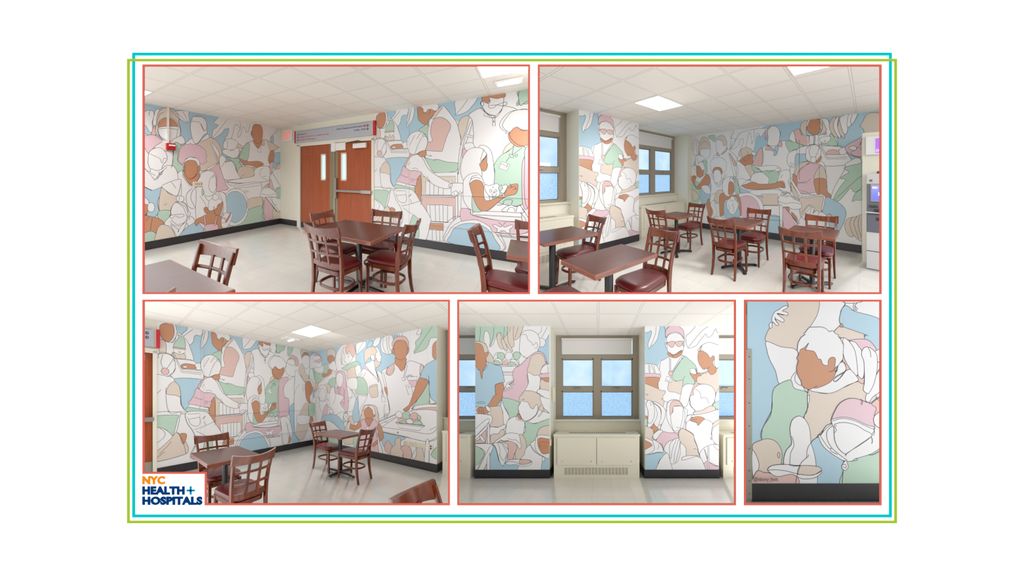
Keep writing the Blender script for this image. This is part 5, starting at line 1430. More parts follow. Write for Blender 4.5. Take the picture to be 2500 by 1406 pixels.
M_L = '''g- -60 2648 566 2648 488 2377 385 2481 242 2247 177 2506 152 2351 -60 2325
w 145 2351 152 2468 177 2519 229 2481 255 2351 242 2273 255 2241 307 2299 359 2429 385 2481 437 2481 488 2370 540 2455 566 2645 592 2648 1324 2648 1324 2170 696 1781 307 1962 216 2170 203 2247
n 87 2584 80 2429 67 2338
n 313 2584 307 2429 249 2247
n 495 2584 488 2455 462 2377
t 365 2403 385 2481 424 2481 450 2377 488 2221 437 2215 398 2273
t 443 2370 501 2370 527 2273 553 2196 514 2176 462 2273
t 488 2377 553 2455 592 2299 637 2183 618 2163 553 2247
t 566 2645 670 2645 657 2429 663 2299 657 2254 618 2234 579 2299 553 2403
t 670 2645 825 2645 773 2455 722 2383 683 2364 650 2403
n 735 2584 696 2455 676 2390
n 599 2584 586 2494
b 1071 2183 1097 2247 1175 2299 1201 2351 1324 2487 1324 1910 1214 1975 1175 2105
n 1136 2584 1123 2506 1058 2442
n 1233 2584 1136 2403
w 1097 2377 1149 2390 1195 2351 1195 2286 1149 2245 1091 2260
w 754 2170 760 2299 773 2429 825 2506 929 2532 1046 2481 1097 2390 1104 2273 1065 2183 1058 2157 890 2059 825 2072 786 2118
n 799 2448 864 2455 903 2364 955 2325 994 2267 1033 2319 1058 2299 1058 2234 1007 2221
n 819 2072 864 2092
w 307 2053 346 2131 385 2144 385 2066 320 1988
g 372 2105 398 2144 437 2150 488 2131 501 2079 488 2040 450 2021 398 2040
w 508 2085 527 2137 566 2157 618 2144 641 2092 618 2040 566 2017 521 2040
g 646 2118 683 2157 735 2154 771 2118 760 2066 722 2024 670 2040
k- 437 1962 462 2014 540 2014 592 1962 566 1936 437 1936
w 320 1975 346 2040 424 2040 462 1962 437 1936 333 1936
g 313 1949 333 2001 385 2008 437 1962 450 1936
w 592 1975 618 2027 683 2027 722 1975 735 1936 618 1936
g 553 1936 579 1975 618 1988 670 1975 696 1936
w! 229 1934 773 1934 760 1917 450 1908 450 1765 644 1765 760 1910
n! 462 1820 644 1820
n! 462 1800 644 1800
n! 462 1765 644 1765
n! 735 2021 754 1943
t 184 2066 216 2157 268 2118 307 2040 313 1949 229 1975 190 2001
b -60 1949 87 1846 210 1982 346 1936 424 1923 462 1833 495 1677 488 1638 346 1600 346 1457 437 1340 437 1237 242 1211 -60 1263
n 9 1282 74 1308 152 1302 158 1276 35 1282
w -60 1910 74 1846 80 1859 -49 1949 -60 1962
w 132 1833 190 1910 190 1975 216 1975 197 1898
s -60 2319 87 2299 139 2221 158 2144 184 2157 216 2170 223 2118 184 2053 184 1988 190 1936 139 1859 126 1794 113 1690 87 1781 67 1852 -49 1936 -60 1988
t -60 2319 22 2338 113 2325 190 2273 219 2183 216 2163 158 2144 126 2247 74 2299
s 346 1587 385 1606 475 1632 482 1457 437 1340 385 1263 268 1172 216 1198 190 1224 229 1263 307 1392 346 1444
n 346 1444 372 1438
t -60 1224 177 1211 437 1237 462 1159 475 874 255 887 242 1004 177 1133 -60 1159
w 437 1237 462 1366 488 1302 488 1237 540 1133 592 1029 566 1004 540 874 488 900 469 1133
p 482 1366 488 1522 553 1587 657 1651 644 1729 644 1820 683 1885 773 1936 890 2053 955 2105 1058 2163 1136 2150 1188 2092 1240 1936 1201 2001 1175 1949 903 1807 903 1651 903 1548 851 1496 748 1302
t 890 1820 916 1936 955 2066 1020 2118 1097 2131 1162 2092 1201 1988 1207 1962 1149 1910 1110 1749 1007 1755
w 897 1807 1007 1755 1110 1749 1097 1535 1058 1470 929 1496 851 1502 909 1625
w 508 1496 501 1522 553 1625 618 1651 644 1677 657 1658 566 1600 657 1612 657 1593 592 1587 631 1548 618 1535 566 1561 586 1509 566 1502 540 1548 514 1483
w 1123 1794 1136 1872 1201 1936 1324 1943 1324 1794
n 1240 1923 1246 1807
p 1110 1774 1324 1800 1324 1716 1123 1714
s 1136 1710 1324 1716 1324 1625 1214 1645 1136 1690
t 1110 1535 1104 1612 1136 1690 1201 1651 1324 1625 1324 1457 1110 1509
w 1058 1470 1110 1522 1324 1457 1324 1263 1149 1405
g 475 1373 748 1302 735 1224 735 1133 696 1055 599 1023 553 1133 488 1237
t! 741 1302 760 1392 825 1457 786 1457 819 1470 851 1498 955 1493 1033 1470 1046 1457 1097 1431 1136 1353 1149 1263 1084 1185 1046 1263 981 1172 903 1263 825 1302
w 760 1263 799 1334 838 1353 812 1314 890 1302 929 1237 955 1198 994 1185 1033 1250 1065 1250 1065 1159 1033 1081 955 1016 877 978 812 1004 773 1068 748 1133 735 1211
w 1110 1392 1214 1366 1324 1314 1324 1094 1214 1159 1149 1237
t 1084 1172 1136 1263 1175 1159 1149 1133
w 696 1016 735 1107 773 1055 799 1004 903 978 1033 1068 1084 1159 1149 1146 1324 1081 1324 1042 1149 978 1020 939 825 952 735 978
n 1071 1055 1149 1146 1123 1081 1071 1042
s 722 1055 748 1107 786 1016 760 1004
g 851 965 1007 932 1136 971 1324 1029 1324 887 1162 874 1071 770 1046 667 929 550 877 485 812 731 864 809
w 527 744 540 939 592 1016 696 1055 709 1004 845 958 838 848 812 744 735 654 644 770
n! 845 965 851 861
t 242 861 385 874 488 822 501 757 424 680 281 589 255 744
w 255 874 385 867 488 913 527 900 501 848 437 822 385 757 307 757 255 731
t 735 731 799 744 864 641 871 498 825 382 786 330 696 330 683 485 709 615
k 385 628 424 667 488 628 644 641 709 563 709 498 657 382 650 330 553 330 566 485 540 589
w 301 589 359 641 488 731 566 770 657 770 748 744 773 615 786 537 760 498 696 589 566 641 488 634 437 654 385 615
n 553 680 644 654 696 654 760 589
w 307 589 372 608 462 589 514 537 566 485 553 408 514 291 475 207 424 265 385 408 346 537
n 385 602 424 485 424 382 488 291
n 462 576 501 511 540 433 501 317
b 255 537 307 563 359 485 398 317 475 203 521 265 748 226 748 84 253 84
g -52 550 87 511 139 446 158 382 100 317 48 239 -52 239
w 748 226 786 343 838 408 864 498 929 563 1071 537 1188 343 1149 304 1143 84 748 84
b 1143 84 1162 317 1324 369 1324 84
w -56 1081 229 1081 281 1055 288 978 203 874 -56 770
w -60 770 190 1004 229 952 -52 654 177 874 203 848 -52 615
w 216 900 242 926 249 602 229 582 210 615
k -52 602 87 667 113 757 190 809 177 615 152 602
w 74 744 126 706 164 641 171 615 100 654
w -52 582 229 589 294 563 294 485 113 84 15 84 164 408 139 485 48 537
n 255 550 48 142
w! 197 330 253 433 249 84 201 84
s 35 1146 35 1185 87 1211 152 1198 177 1224 216 1198 242 1159 229 1133 152 1094 87 1094 48 1107
n 74 1185 61 1107
n 113 1185 100 1101
n 139 1178 139 1094
w 177 1211 203 1237 262 1185 255 1146 216 1146
w 942 589 968 615 1020 654 1058 718 1324 693 1324 382 1214 343 1084 408 981 511
n 942 576 1007 459 1149 382 1201 356
n 1033 667 1020 537 1071 433 1162 369
s 1071 667 1123 693 1324 680 1324 472 1175 414 1110 472 1071 576
t 1058 718 1071 796 1136 874 1324 893 1324 706 1136 738
w 1058 718 1136 738 1324 712 1324 660 1123 693 1071 667
w 1143 317 1162 369 1188 343 1182 291 1149 297
w 527 265 592 317 760 323 890 317 968 291 955 239 864 207 773 207 696 233 566 226
k 773 317 890 317 961 284 890 246 786 239 754 265
n 540 278 644 284 773 239 890 246 961 284'''
M_R = '''b- -66 2668 329 2668 355 2299 381 2196 420 2066 264 2001 199 1910 -66 1936
w -60 2506 57 2494 96 2526 115 2494 96 2416 57 2312 57 2247 76 2208 96 2247 161 2299 212 2377 238 2481 242 2655 -60 2655
n 193 2591 180 2468 122 2312 83 2221
n 323 2597 348 2519 351 2403
w 938 2655 847 2571 783 2494 705 2429 705 2325 737 2228 795 2228 886 2273 938 2351 1016 2442 1042 2468 1074 2409 1145 2442 1210 2558 1236 2494 1327 2494 1327 2655
n 1080 2591 977 2519 834 2351 737 2228
w 258 1936 329 2027 433 2079 627 2105 718 2053 834 1949 886 1872 886 1781 847 1612 692 1457 627 1263 251 1392
g 478 1820 666 2066 757 2027 847 1949 880 1885 886 1781 847 1638 847 1561 757 1612 692 1600 640 1561 646 1664 588 1651 536 1658 472 1703
n 685 1742 653 1677 640 1561
t 413 1651 472 1690 536 1654 646 1671 640 1548 621 1444 575 1444 510 1470 446 1476 400 1496 394 1548
w 381 2196 374 2351 361 2429 355 2519 394 2584 510 2655 614 2571 653 2532 672 2429 672 2299 653 2183 614 2144 497 2092 420 2144
p 361 2403 355 2519 394 2571 510 2655 614 2571 653 2532 672 2455 666 2390 627 2455 536 2500 472 2494 400 2455
n 368 2390 413 2455 510 2483 601 2461 666 2377
w 368 2299 348 2325 348 2273 361 2234 381 2221
w 659 2338 679 2364 672 2299 653 2247
k 381 2312 459 2338 510 2332 504 2286 478 2241 439 2241 407 2273
k 523 2325 588 2345 653 2335 640 2286 608 2254 562 2254 530 2286
n 368 2319 407 2312
s 407 2157 497 2111 627 2189 634 2131 562 2066 485 2056 413 2092 387 2124
n 420 2131 491 2085 478 2098 614 2170 614 2150 510 2098
n 420 2059 420 1820
n 439 2053 443 1820
n 640 2105 459 1820
n 666 2092 485 1813
k 407 1787 413 1820 446 1830 478 1813 482 1781 459 1752 426 1749
w! 374 1742 485 1716 446 1632 345 1658
n! 439 1723 462 1716 450 1677 426 1684 439 1723
n! 361 1677 439 1651
w -60 1923 44 1956 122 1949 199 1923 245 1846 251 1781 -60 1781
n 63 1949 70 1833 89 1807 83 1936
n 109 1943 161 1807 174 1820 148 1923
p -60 1781 -66 1794 245 1781 249 1710 122 1729 -60 1710
s -66 1710 122 1729 245 1716 245 1664 219 1612 232 1561 225 1528 148 1561 -60 1612
t -66 1619 148 1561 277 1502 342 1496 348 1457 310 1405 303 1353 277 1360 310 1347 329 1289 277 1198 122 1211 -66 1392
n -1 1431 63 1431
n 44 1431 44 1405
s 912 2131 932 2183 977 2183 1068 2131 1119 2053 1132 2079 1165 2105 1191 2040 1158 1988 1184 1910 1236 1885 1210 1807 1132 1768 1080 1833 1055 1885 1003 1859 964 1898 919 1975 906 2066
w 919 2170 912 2196 977 2273 1080 2319 1184 2299 1320 2221 1320 1910 1223 1885 1184 1975 1191 2053 1165 2098 1119 2053 1068 2124 977 2180
k 932 2170 957 2247 977 2260 951 2183
n 1016 1859 1080 1878 1106 1904
t 906 1736 977 1781 1068 1826 1132 1768 1210 1807 1236 1878 1327 1878 1327 1587 1223 1457 1158 1548 1029 1606 938 1612 886 1651 886 1703
n 938 1800 964 1794 977 1807 996 1781 1016 1807 1042 1787 1068 1833
s 770 1794 834 1781 873 1774 912 1807 951 1781 964 1755 899 1729 880 1638 847 1677 808 1729
w! 763 1872 854 1878 886 1781 834 1774 783 1794
n! 854 1878 867 1865 899 1781 886 1774
k 847 1612 886 1612 938 1606 847 1522 834 1431 770 1327 744 1353 808 1535
w 640 1554 692 1600 757 1612 834 1593 808 1522 770 1405 718 1237 601 1237 601 1366 621 1457
w 770 1392 834 1431 821 1483 860 1548 938 1600 1029 1606 1132 1574 1197 1496 1204 1392 1184 1302 1145 1237 1223 1159 1029 1133 873 1133 834 1185 783 1237
n 860 1515 912 1496 951 1431 964 1366 1003 1379 1055 1366 1093 1276
n 770 1392 763 1340 776 1302 770 1263 783 1237 834 1185 873 1146
w 1204 1276 1223 1457 1320 1587 1327 1314
g 1165 1263 1223 1302 1327 1327 1327 1159 1184 1211
t 847 1133 977 1159 1068 1211 1145 1237 1204 1198 1184 1146 1080 1120 847 1081
w 705 1055 783 1081 860 1081 1080 1120 1197 1159 1327 1159 1327 952 1158 939 1016 1004 977 1042 783 1042
s 770 1004 802 1029 886 1055 977 1042 1018 1006 912 900 886 952 834 965
n 802 1004 860 997 886 1004
w 698 848 705 939 731 991 808 971 847 958 886 945 912 900 1022 1004 1158 939 1145 796 1184 680 1171 576 1029 498 938 408 899 537 847 667 821 757 718 822
w 679 952 718 1055 795 1081 770 1004
t 1327 1016 1184 952 1145 848 1145 744 1184 874 1327 926
w 1145 744 1152 822 1197 887 1327 926 1327 550 1184 615
n 1139 796 1132 706 1145 654
n 1132 706 1126 667 1145 654
w 938 382 977 485 1068 550 1184 576 1327 511 1327 200 1080 278 1029 226
p 1003 226 1055 291 1093 278 1184 213 1327 187 1327 71 1009 71
w! 1074 550 1093 550 1093 71 1068 71
n 1009 498 1068 317
n 1022 498 1074 317
n 1171 563 1210 511 1268 472
g -66 1016 57 1029 70 939 57 848 -66 874
s -66 1081 25 1055 57 1094 57 1016 -53 1036
s 148 926 187 887 212 874 232 822 154 764 148 835 96 874
w 264 835 303 952 368 1159 692 1198 705 1004 588 874 523 770 329 783
n 264 835 329 783 420 773 523 777
w 70 1289 -66 1353 -66 1107 44 1055 57 952 96 952
w 251 1263 187 1302 135 1302 264 1198 277 1055 238 926 277 913 329 1004 355 1146 303 1224
w 148 1263 238 1211 277 1107 264 1004 225 887 187 887 148 952 174 1055
w 96 1302 174 1224 212 1107 187 1004 122 900 70 861 44 900
w 18 1263 57 1327 109 1314 161 1198 161 1068 122 965 83 939 50 965 57 1133
n 89 1314 102 1237
w 374 1159 381 1263 433 1327 536 1340 614 1289 666 1185 685 1055 666 900 614 822 523 773 472 835 407 939 368 1055
k 426 1159 433 1263 485 1327 588 1314 640 1224 588 1237 491 1224 472 1133 433 1081
w 439 1068 478 1133 485 1217 536 1230 640 1224 653 1133 640 1004 601 848 562 816 497 809 459 913
n 536 874 562 861 595 874
t -66 887 96 861 141 809 148 757 122 693 141 634 -66 680
w -66 680 141 634 187 537 122 420 57 395 -66 375
s -66 654 70 615 122 563 70 524 -66 472
w 141 744 238 822 303 796 199 667 148 680
p 193 647 303 790 407 773 523 773 575 718 601 667 536 680 485 654 407 628 329 498 290 576 238 602
w -66 375 70 420 161 498 135 654 238 602 290 537 316 472 303 433 238 446 70 408
n 225 576 238 537 212 498
b -66 375 70 405 238 440 303 431 329 498 381 433 277 343 225 252 187 71 -66 71
w 323 498 407 628 510 654 601 654 679 563 705 498 711 382 808 388 899 369 977 304 1003 71 459 71 407 369
w 187 71 225 239 290 356 381 427 433 291 459 71
n 608 589 523 485 446 317
w 433 278 420 537 472 641 536 680 601 667 601 537 601 408 562 291 497 246 459 246
n 536 667 472 498 446 330
n 575 667 510 433 497 265
n 601 615 562 408 523 265
t 575 757 601 822 653 848 821 744 847 641 899 524 899 485 912 433 932 388 899 382 808 388 711 382 705 485 679 550 601 628
n 828 492 847 505 886 492
w 627 317 640 356 718 382 873 382 783 343 653 310'''
M_F = '''b-! -620 1739 -190 1739 -190 403 -620 403
w -30 1468 34 1589 21 1714 244 1714 263 1666 225 1596 231 1500 167 1417
w 263 1666 238 1710 244 1714 582 1714 582 1511 359 1592 346 1599 301 1627 263 1647
n 241 1682 269 1669 346 1669 410 1682
n 340 1666 330 1640 340 1605
n 365 1669 346 1647 352 1608 365 1615 359 1634 343 1640
b 263 1647 301 1634 346 1599 582 1511 582 1264 524 1270 422 1366 422 1401 231 1481 228 1596
t 167 1417 225 1481 250 1468 448 1398 422 1401 422 1366 346 1353 244 1372
s 218 1471 231 1500 247 1469
t -220 1714 24 1714 34 1589 -33 1468 -126 1328 -139 1267 -279 1302 -403 1350 -400 1404 -368 1468 -292 1583 -215 1640
w -371 1459 -376 1494 -355 1513 -352 1551 -327 1596 -292 1615 -260 1640 -225 1648 -225 1627 -266 1603 -228 1592 -218 1576 -228 1565 -311 1583 -253 1532 -253 1513 -266 1510 -330 1538 -298 1494 -301 1480 -317 1484 -349 1513 -352 1468 -362 1457
n -311 1580 -253 1567
n -330 1554 -311 1506
w -398 1347 -279 1302 -139 1267 -107 1073 -196 1022 -288 987 -323 1098 -374 1200 -397 1283
w -193 1028 -151 1092 -113 1073 -81 945 -49 917 -100 926 -170 958
w -161 1035 -142 1079 -100 1009 -107 977 -145 996
g -352 818 -343 933 -292 987 -196 1022 -164 952 -56 917 -49 831 -56 773 -88 703 -132 658 -164 467 -279 308 -438 518 -425 627 -365 722
n -349 841 -355 767 -394 690 -435 601 -439 518
t -49 933 -43 939 104 907 250 958 371 1009 448 977 448 818 155 658 40 563 -27 486 -81 697 -56 767
k 244 1264 308 1111 269 1105 244 1175
p 301 1341 371 1366 448 1360 493 1328 524 1270 473 1200 410 1226
w 403 1264 378 1302 346 1341 301 1341 346 1264 371 1066 403 1031 422 1073 422 1168
w 225 1347 218 1363 253 1379 301 1341 346 1264 365 1137 365 1060 327 1086 263 1188 244 1270 250 1315
n 253 1376 241 1353 250 1318
k 365 1060 403 1031 422 1047 416 990 371 1015
w 461 831 435 856 448 913 531 1073 582 1137 582 958 499 882
w 582 1270 524 1270 493 1213 582 1162
w 403 1264 429 1296 473 1293 524 1245 534 1188 531 1105 505 990 467 917 448 910 416 939 426 1009 422 1168 403 1226
n 454 1296 473 1264 480 1213
w 244 1175 266 1149 263 1098 187 1054 167 1015 187 1009 225 1041 257 1086 295 1111 320 1098 371 1035 359 1009 282 977 187 926 104 910 -37 936 27 977 180 1086 206 1149
n 225 1194 263 1149 263 1098 174 1035 167 1012 187 1009 225 1041 263 1092
w! -139 1267 -135 1321 -126 1328 -135 1331 -107 1379 -72 1404 -88 1417 -75 1417 -65 1430 -62 1436 -37 1465 65 1468 72 1459 78 1465 104 1452 129 1427 145 1433 161 1436 174 1417 212 1398 199 1395 225 1363 250 1315 244 1200 206 1143 187 1111 155 1073 -37 958 -107 1009 -139 1105 -129 1251
s -78 1296 -43 1334 -68 1283 -75 1277 -37 1270 2 1261 27 1219 34 1200 59 1194 75 1156 115 1143 123 1188 148 1213 177 1207 180 1175 174 1111 183 1082 155 1022 104 984 27 955 -5 955 -37 942 -68 952 -100 977 -104 1009 -123 1041 -139 1079 -145 1117 -139 1156 -126 1181 -142 1204 -123 1245 -113 1277
n 126 1092 155 1095 177 1117 202 1143
n! 177 1124 183 1114 183 1133 193 1117 194 1140 202 1121
n 183 1082 199 1105
n -5 955 30 974
w! -46 936 -37 894 -37 831 -53 831 -53 894
n! -53 894 -37 894
n -49 831 -51 786 -88 703
w -250 314 -250 372 -228 435 -186 486 -196 563 -199 627 -177 690 -126 719 -81 697 -43 639 -30 563 -27 486 -56 435 -62 372 -113 308 -202 311
n -186 550 -170 499 -170 461 -196 403 -202 311
b -27 486 40 544 59 499 123 423 244 346 250 263 231 126 14 126 14 308 2 403
w -62 372 -56 435 -27 486 2 410 18 308 18 126 -155 126 -119 295 -94 340
n -46 397 -49 378 -94 340 -119 295 -153 155
t -518 470 -438 518 -387 528 -330 512 -285 461 -266 397 -272 346 -282 311 -374 244 -470 257 -483 340
n -295 416 -304 403 -304 378 -295 366 -286 378 -286 403 -295 416
w -518 423 -483 384 -461 314 -470 263 -512 203
k -508 203 -470 260 -419 244 -374 241 -304 212 -202 231 -142 215 -153 126 -518 126
g 250 266 269 352 314 340 359 365 461 397 582 429 582 126 236 126
w -387 270 -355 301 -285 311 -215 311 -164 298 -37 303 40 292 65 266 53 231 2 199 -75 190 -119 199 -177 228 -228 225 -292 211 -336 219 -368 244
t -116 298 -37 303 40 292 65 266 27 235 -37 222 -100 228 -139 235
n -387 264 -323 268 -228 257 -139 233 -68 224 2 226 65 264
n -116 300 -142 215
n -153 155 -142 215
g 40 560 59 563 59 550 40 550
w 37 560 62 563 148 658 499 665 582 563 582 480 499 410 410 378 346 359 314 340 244 346 123 423 65 486
n 62 563 59 544 123 454 148 448
n 62 563 97 607 151 655
n 155 636 110 588 116 512 167 435 282 346
n! 148 445 136 435 155 416 199 397
p 151 690 180 767 218 824 282 862 346 866 403 850 486 824 524 786 521 735 505 678 508 627 442 646 346 690 269 709 206 706
w 151 690 206 706 269 709 346 690 442 646 508 627 508 607 486 556 282 646 193 652 164 627 151 665
n 155 676 206 694 269 697 346 678 442 633 508 606
n 508 627 505 588 483 556 493 512 486 486
w 171 633 180 652 250 665 346 646 422 601 483 547 282 410 273 400 238 416 199 461 174 531
n 483 547 282 407 273 384
n 187 646 180 620 190 601 174 579
k 486 824 582 882 582 754 508 716 524 786
w 508 716 582 760 582 614 537 627 508 658
n 524 894 531 862 553 850
n 403 850 397 824 403 815 410 843 394 862
n 429 837 461 831 473 818
w 269 346 282 321 289 289 269 263 244 270 234 295 250 327
n 244 308 263 314 273 295 263 282 244 295
n 346 362 365 359 359 346 314 340
n 461 392 499 394 553 423
n! 247 263 238 155'''
mat('pane_bright', srgb(196, 218, 230), .1, emit=srgb(190, 215, 230), es=.55)

# ============================================================= the display board
use_world()
def PX(x, y, d=BOARD_Y): return ((x-1250)/F*BOARD_Y, d, CAMZ+(703-y)/F*BOARD_Y)
def prect(mb, x0, x1, y0, y1, d0, d1):
    a = PX(x0, y1); b = PX(x1, y0); mb.box(a[0], b[0], d0, d1, a[2], b[2]); return mb
OPEN = [(351, 1292, 160, 716), (1315, 2149.5, 160, 716), (351, 1096.5, 734, 1230.8), (1118.5, 1794, 734, 1230.8), (1818, 2149.5, 734, 1230.8)]
NOTCH = (351, 502.5, 1154, 1230.8)
mb = MB()
xs = sorted({-600, 3100} | {v for o in OPEN for v in o[:2]} | {NOTCH[0], NOTCH[1]}); ys = sorted({-700, 2100} | {v for o in OPEN for v in o[2:]} | {NOTCH[2]})
for i in range(len(xs)-1):
    for j in range(len(ys)-1):
        cx, cy = (xs[i]+xs[i+1])/2, (ys[j]+ys[j+1])/2
        hole = any(o[0] < cx < o[1] and o[2] < cy < o[3] for o in OPEN) and not (cx < NOTCH[1] and cy > NOTCH[2])
        if not hole: prect(mb, xs[i], xs[i+1], ys[j], ys[j+1], BOARD_Y, BOARD_Y+.0015)
bm_o = emit('wall_front', mb, 'white_board'); bm_o['kind'] = 'structure'; bm_o['label'] = 'white display board with five framed openings'; bm_o['category'] = 'display board'
def ringframe(nm, label, outer, wd, m, d, notch=None, group=None):
    x0, x1, y0, y1 = outer; mb = MB()
    e0, e1 = BOARD_Y-d, BOARD_Y+.0005
    if not notch:
        prect(mb, x0, x1, y0, y0+wd, e0, e1); prect(mb, x0, x1, y1-wd, y1, e0, e1); prect(mb, x0, x0+wd, y0+wd, y1-wd, e0, e1); prect(mb, x1-wd, x1, y0+wd, y1-wd, e0, e1)
    else:
        nx, ny = notch
        prect(mb, x0, x1, y0, y0+wd, e0, e1); prect(mb, x0, x0+wd, y0+wd, ny, e0, e1); prect(mb, x1-wd, x1, y0+wd, y1-wd, e0, e1)
        prect(mb, x0, nx+wd, ny, ny+wd-.3, e0, e1); prect(mb, nx, nx+wd, ny+wd, y1-wd, e0, e1); prect(mb, nx, x1, y1-wd, y1, e0, e1)
    o = emit(nm, mb, m); tag(o, label, 'frame', group)
G = 'coral frames around the five openings'
ringframe('picture_frame', 'thin coral frame around the upper left opening with double doors', (348.5, 1294, 157.8, 718), 4.7, 'coral', .0012, group=G)
ringframe('picture_frame', 'thin coral frame around the upper right opening with many tables', (1312.9, 2151.6, 157.8, 718), 4.7, 'coral', .0012, group=G)
ringframe('picture_frame', 'thin coral frame with stepped corner around the lower left opening', (348.5, 1098.6, 731.4, 1233), 4.7, 'coral', .0012, notch=(500.3, 1151.9), group=G)
ringframe('picture_frame', 'thin coral frame around the lower middle opening with the window', (1116.2, 1796.5, 731.4, 1233), 4.7, 'coral', .0012, group=G)
ringframe('picture_frame', 'thin coral frame around the narrow lower right opening', (1815.9, 2151.6, 731.4, 1233), 4.7, 'coral', .0012, group=G)
ringframe('border_strip', 'thin turquoise rectangular border strip around all five openings', (323.3, 2176.9, 128.8, 1262.6), 6.7, 'teal', .0008)
ringframe('border_strip', 'thin lime green rectangular border strip around all five openings', (311.1, 2189, 144.1, 1276.8), 5.8, 'lime', .0012)
lg = thing('logo', 'orange and navy hospital logo lettering below the stepped frame corner', 'logo', at=PX(420, 1197))
def board_text(nm, txt, x0, x1, y0, y1, m, bold, sp=1.0):
    u = BOARD_Y/F
    t = text_mb(txt, (x1-x0)*u, (y1-y0)*u, m, bold, .0010, 0, 0, 0, sp)
    a = PX(x0, y1); t.v = [v+Vector((a[0], BOARD_Y-.0010, a[2])) for v in t.v]
    emit(nm, t, m, lg)
board_text('city_lettering', 'NYC', 348.1, 403.2, 1162, 1182, 'logo_orange', .055, 1.06)
board_text('health_lettering', 'HEALTH', 348.1, 451, 1187, 1207.1, 'logo_navy', .06, 1.08)
board_text('hospitals_lettering', 'HOSPITALS', 348.1, 494.3, 1211.9, 1232.2, 'logo_navy', .06, 1.08)
mb = MB(); prect(mb, 463.7, 468.1, 1187, 1207, BOARD_Y-.001, BOARD_Y); prect(mb, 456, 475.9, 1195, 1199.2, BOARD_Y-.001, BOARD_Y); emit('plus_symbol', mb, 'logo_blue', lg)

# added unseen white sheets between sets: hide neighbours, depths cut to steer light
def FP(x, y, d): return ((x-1250)/F*d, d, CAMZ+(703-y)/F*d)
for lab, q, d0 in (('added unseen white partition between the two upper sets', (1303, 40, 1303, 725.2), .956), ('added unseen white partition left of the lower middle set', (1107.5, 725.4, 1107.5, 1345), 2.4),
                   ('added unseen white partition right of the lower middle set', (1806.3, 725.4, 1806.3, 1345), -.956), ('added unseen white deck above the lower left set', (200, 725.3, 1107.5, 725.3), .956),
                   ('added unseen white deck above the lower middle set', (1107.5, 725.3, 1806.3, 725.3), DECK4), ('added unseen white deck above the lower right set', (1806.3, 725.3, 2320, 725.3), .956)):
    d1 = 8.2 if d0 > 0 else 1.7; d0 = abs(d0)
    pm = MB(); pm.poly([FP(q[0], q[1], d0), FP(q[0], q[1], d1), FP(q[2], q[3], d1), FP(q[2], q[3], d0)])
    struct('added_partition', pm, 'white_board', lab, 'partition')

# ============================================================= set 1: double doors, upper left
use_set(1)
ceiling_and_floor(-.1, 6.6, -6.2, .12, 2.045, -2.10, .0, -.055, 1)
wall_frame('side'); mural_wall('wall_left', M_A, 0, LW1, -5.2, 0, 'wall painted with a pastel mural of faceless people, left of the doors', seams=(-1.05, -2.1))
wall_base(-5.2, -.0, nm='baseboard_left')
# fire alarm and its conduit, switch plate
al = thing('fire_alarm_pull', 'red fire alarm pull station on the painted wall', 'fire alarm', at=(-2.71, 0, 1.86))
mb = MB(); mb.box(-2.79, -2.635, -.05, 0, 1.80, 1.93, bev=.006); emit('alarm_box', mb, 'alarm_red', al)
mb = MB(); mb.box(-2.755, -2.645, -.062, -.048, 1.875, 1.905, bev=.003); emit('pull_handle', mb, 'plastic_white', al)
mb = MB(); mb.box(-2.772, -2.742, -.03, 0, 1.93, 2.598); o = emit('conduit', mb, 'plastic_white'); tag(o, 'white vertical conduit running from ceiling to the red alarm', 'conduit')
plate('switch_plate', 'ivory plate with four toggle switches on the painted wall', 'switch', -2.305, -2.125, 1.097, 1.197, slots=[(-2.305+.036*i+.017, -2.305+.036*i+.024, 1.13, 1.165) for i in range(1, 5)])
wall_frame('back')
door_wall(1, ('brown wooden double doors with narrow vision panes and steel push bar', 'white door closer at the top of the right wooden door leaf'))
SIGNLAB[0] = 'long grey overhead wayfinding sign above the brown double doors'; signboard()
ex = thing('exit_sign', 'square white EXIT sign with red letters beside the wayfinding sign', 'exit sign', at=(.31, -.02, 2.37))
mb = MB(); mb.box(.135, .50, -.05, 0, 2.225, 2.52, bev=.006); emit('sign_box', mb, 'plastic_white', ex)
emit('exit_lettering', text_mb('EXIT', .25, .20, 'exit_red', 0, .003, .19, 2.275, -.053), 'exit_red', ex)
wall_base(0, .655, nm='baseboard_back')
mural_wall('wall_right', M_B, 2.886, LW1, 2.886, 6.65, 'wall painted with a pastel mural of faceless people, right of the doors', seams=(4.05,))
wall_base(2.886, 6.65, nm='baseboard_right')
painted_raceway(M_B, 2.886, 3.597, 3.627, .146, 2.598, .014, 'slim vertical cable raceway painted over in the mural right of the doors')
painted_raceway(M_B, 2.886, 3.74, 6.6, .984, 1.004, .012, 'slim horizontal cable raceway across the mural right of the doors')
painted_raceway(M_B, 2.886, 3.95, 6.6, .432, .450, .012, 'lower horizontal cable raceway across the painted wheelchair, right of the doors')
troffer(4.965, 5.53, -1.52+.0, -.94, 'bright square ceiling light at the upper right of the doors room', P_L1)
bulkhead(5.08, 5.40, -.72, -.50, 'small oblong emergency light beside the bright ceiling light')
troffer(.30, .86, -3.85, -3.28, 'ceiling light just showing at the left edge above the alarm', P_L1)
g = 'chairs in the room with the double doors'; tg = 'tables in the room with the double doors'
table(3.84, -2.25, .865, .84, 'square wooden table with four chairs in front of the double doors', tg, 0, (0, .09), .33)
chair(3.84, -2.60, -1, 'wooden chair with burgundy seat, nearest at the four-chair table, seen from behind', g)
chair(4.22, -2.16, 91, 'wooden chair with burgundy seat on the right side of the four-chair table', g)
chair(3.90, -1.80, 182, 'wooden chair behind the four-chair table, against the mural', g)
chair(3.53, -2.17, -93, 'wooden chair behind the four-chair table, in front of the doors', g)
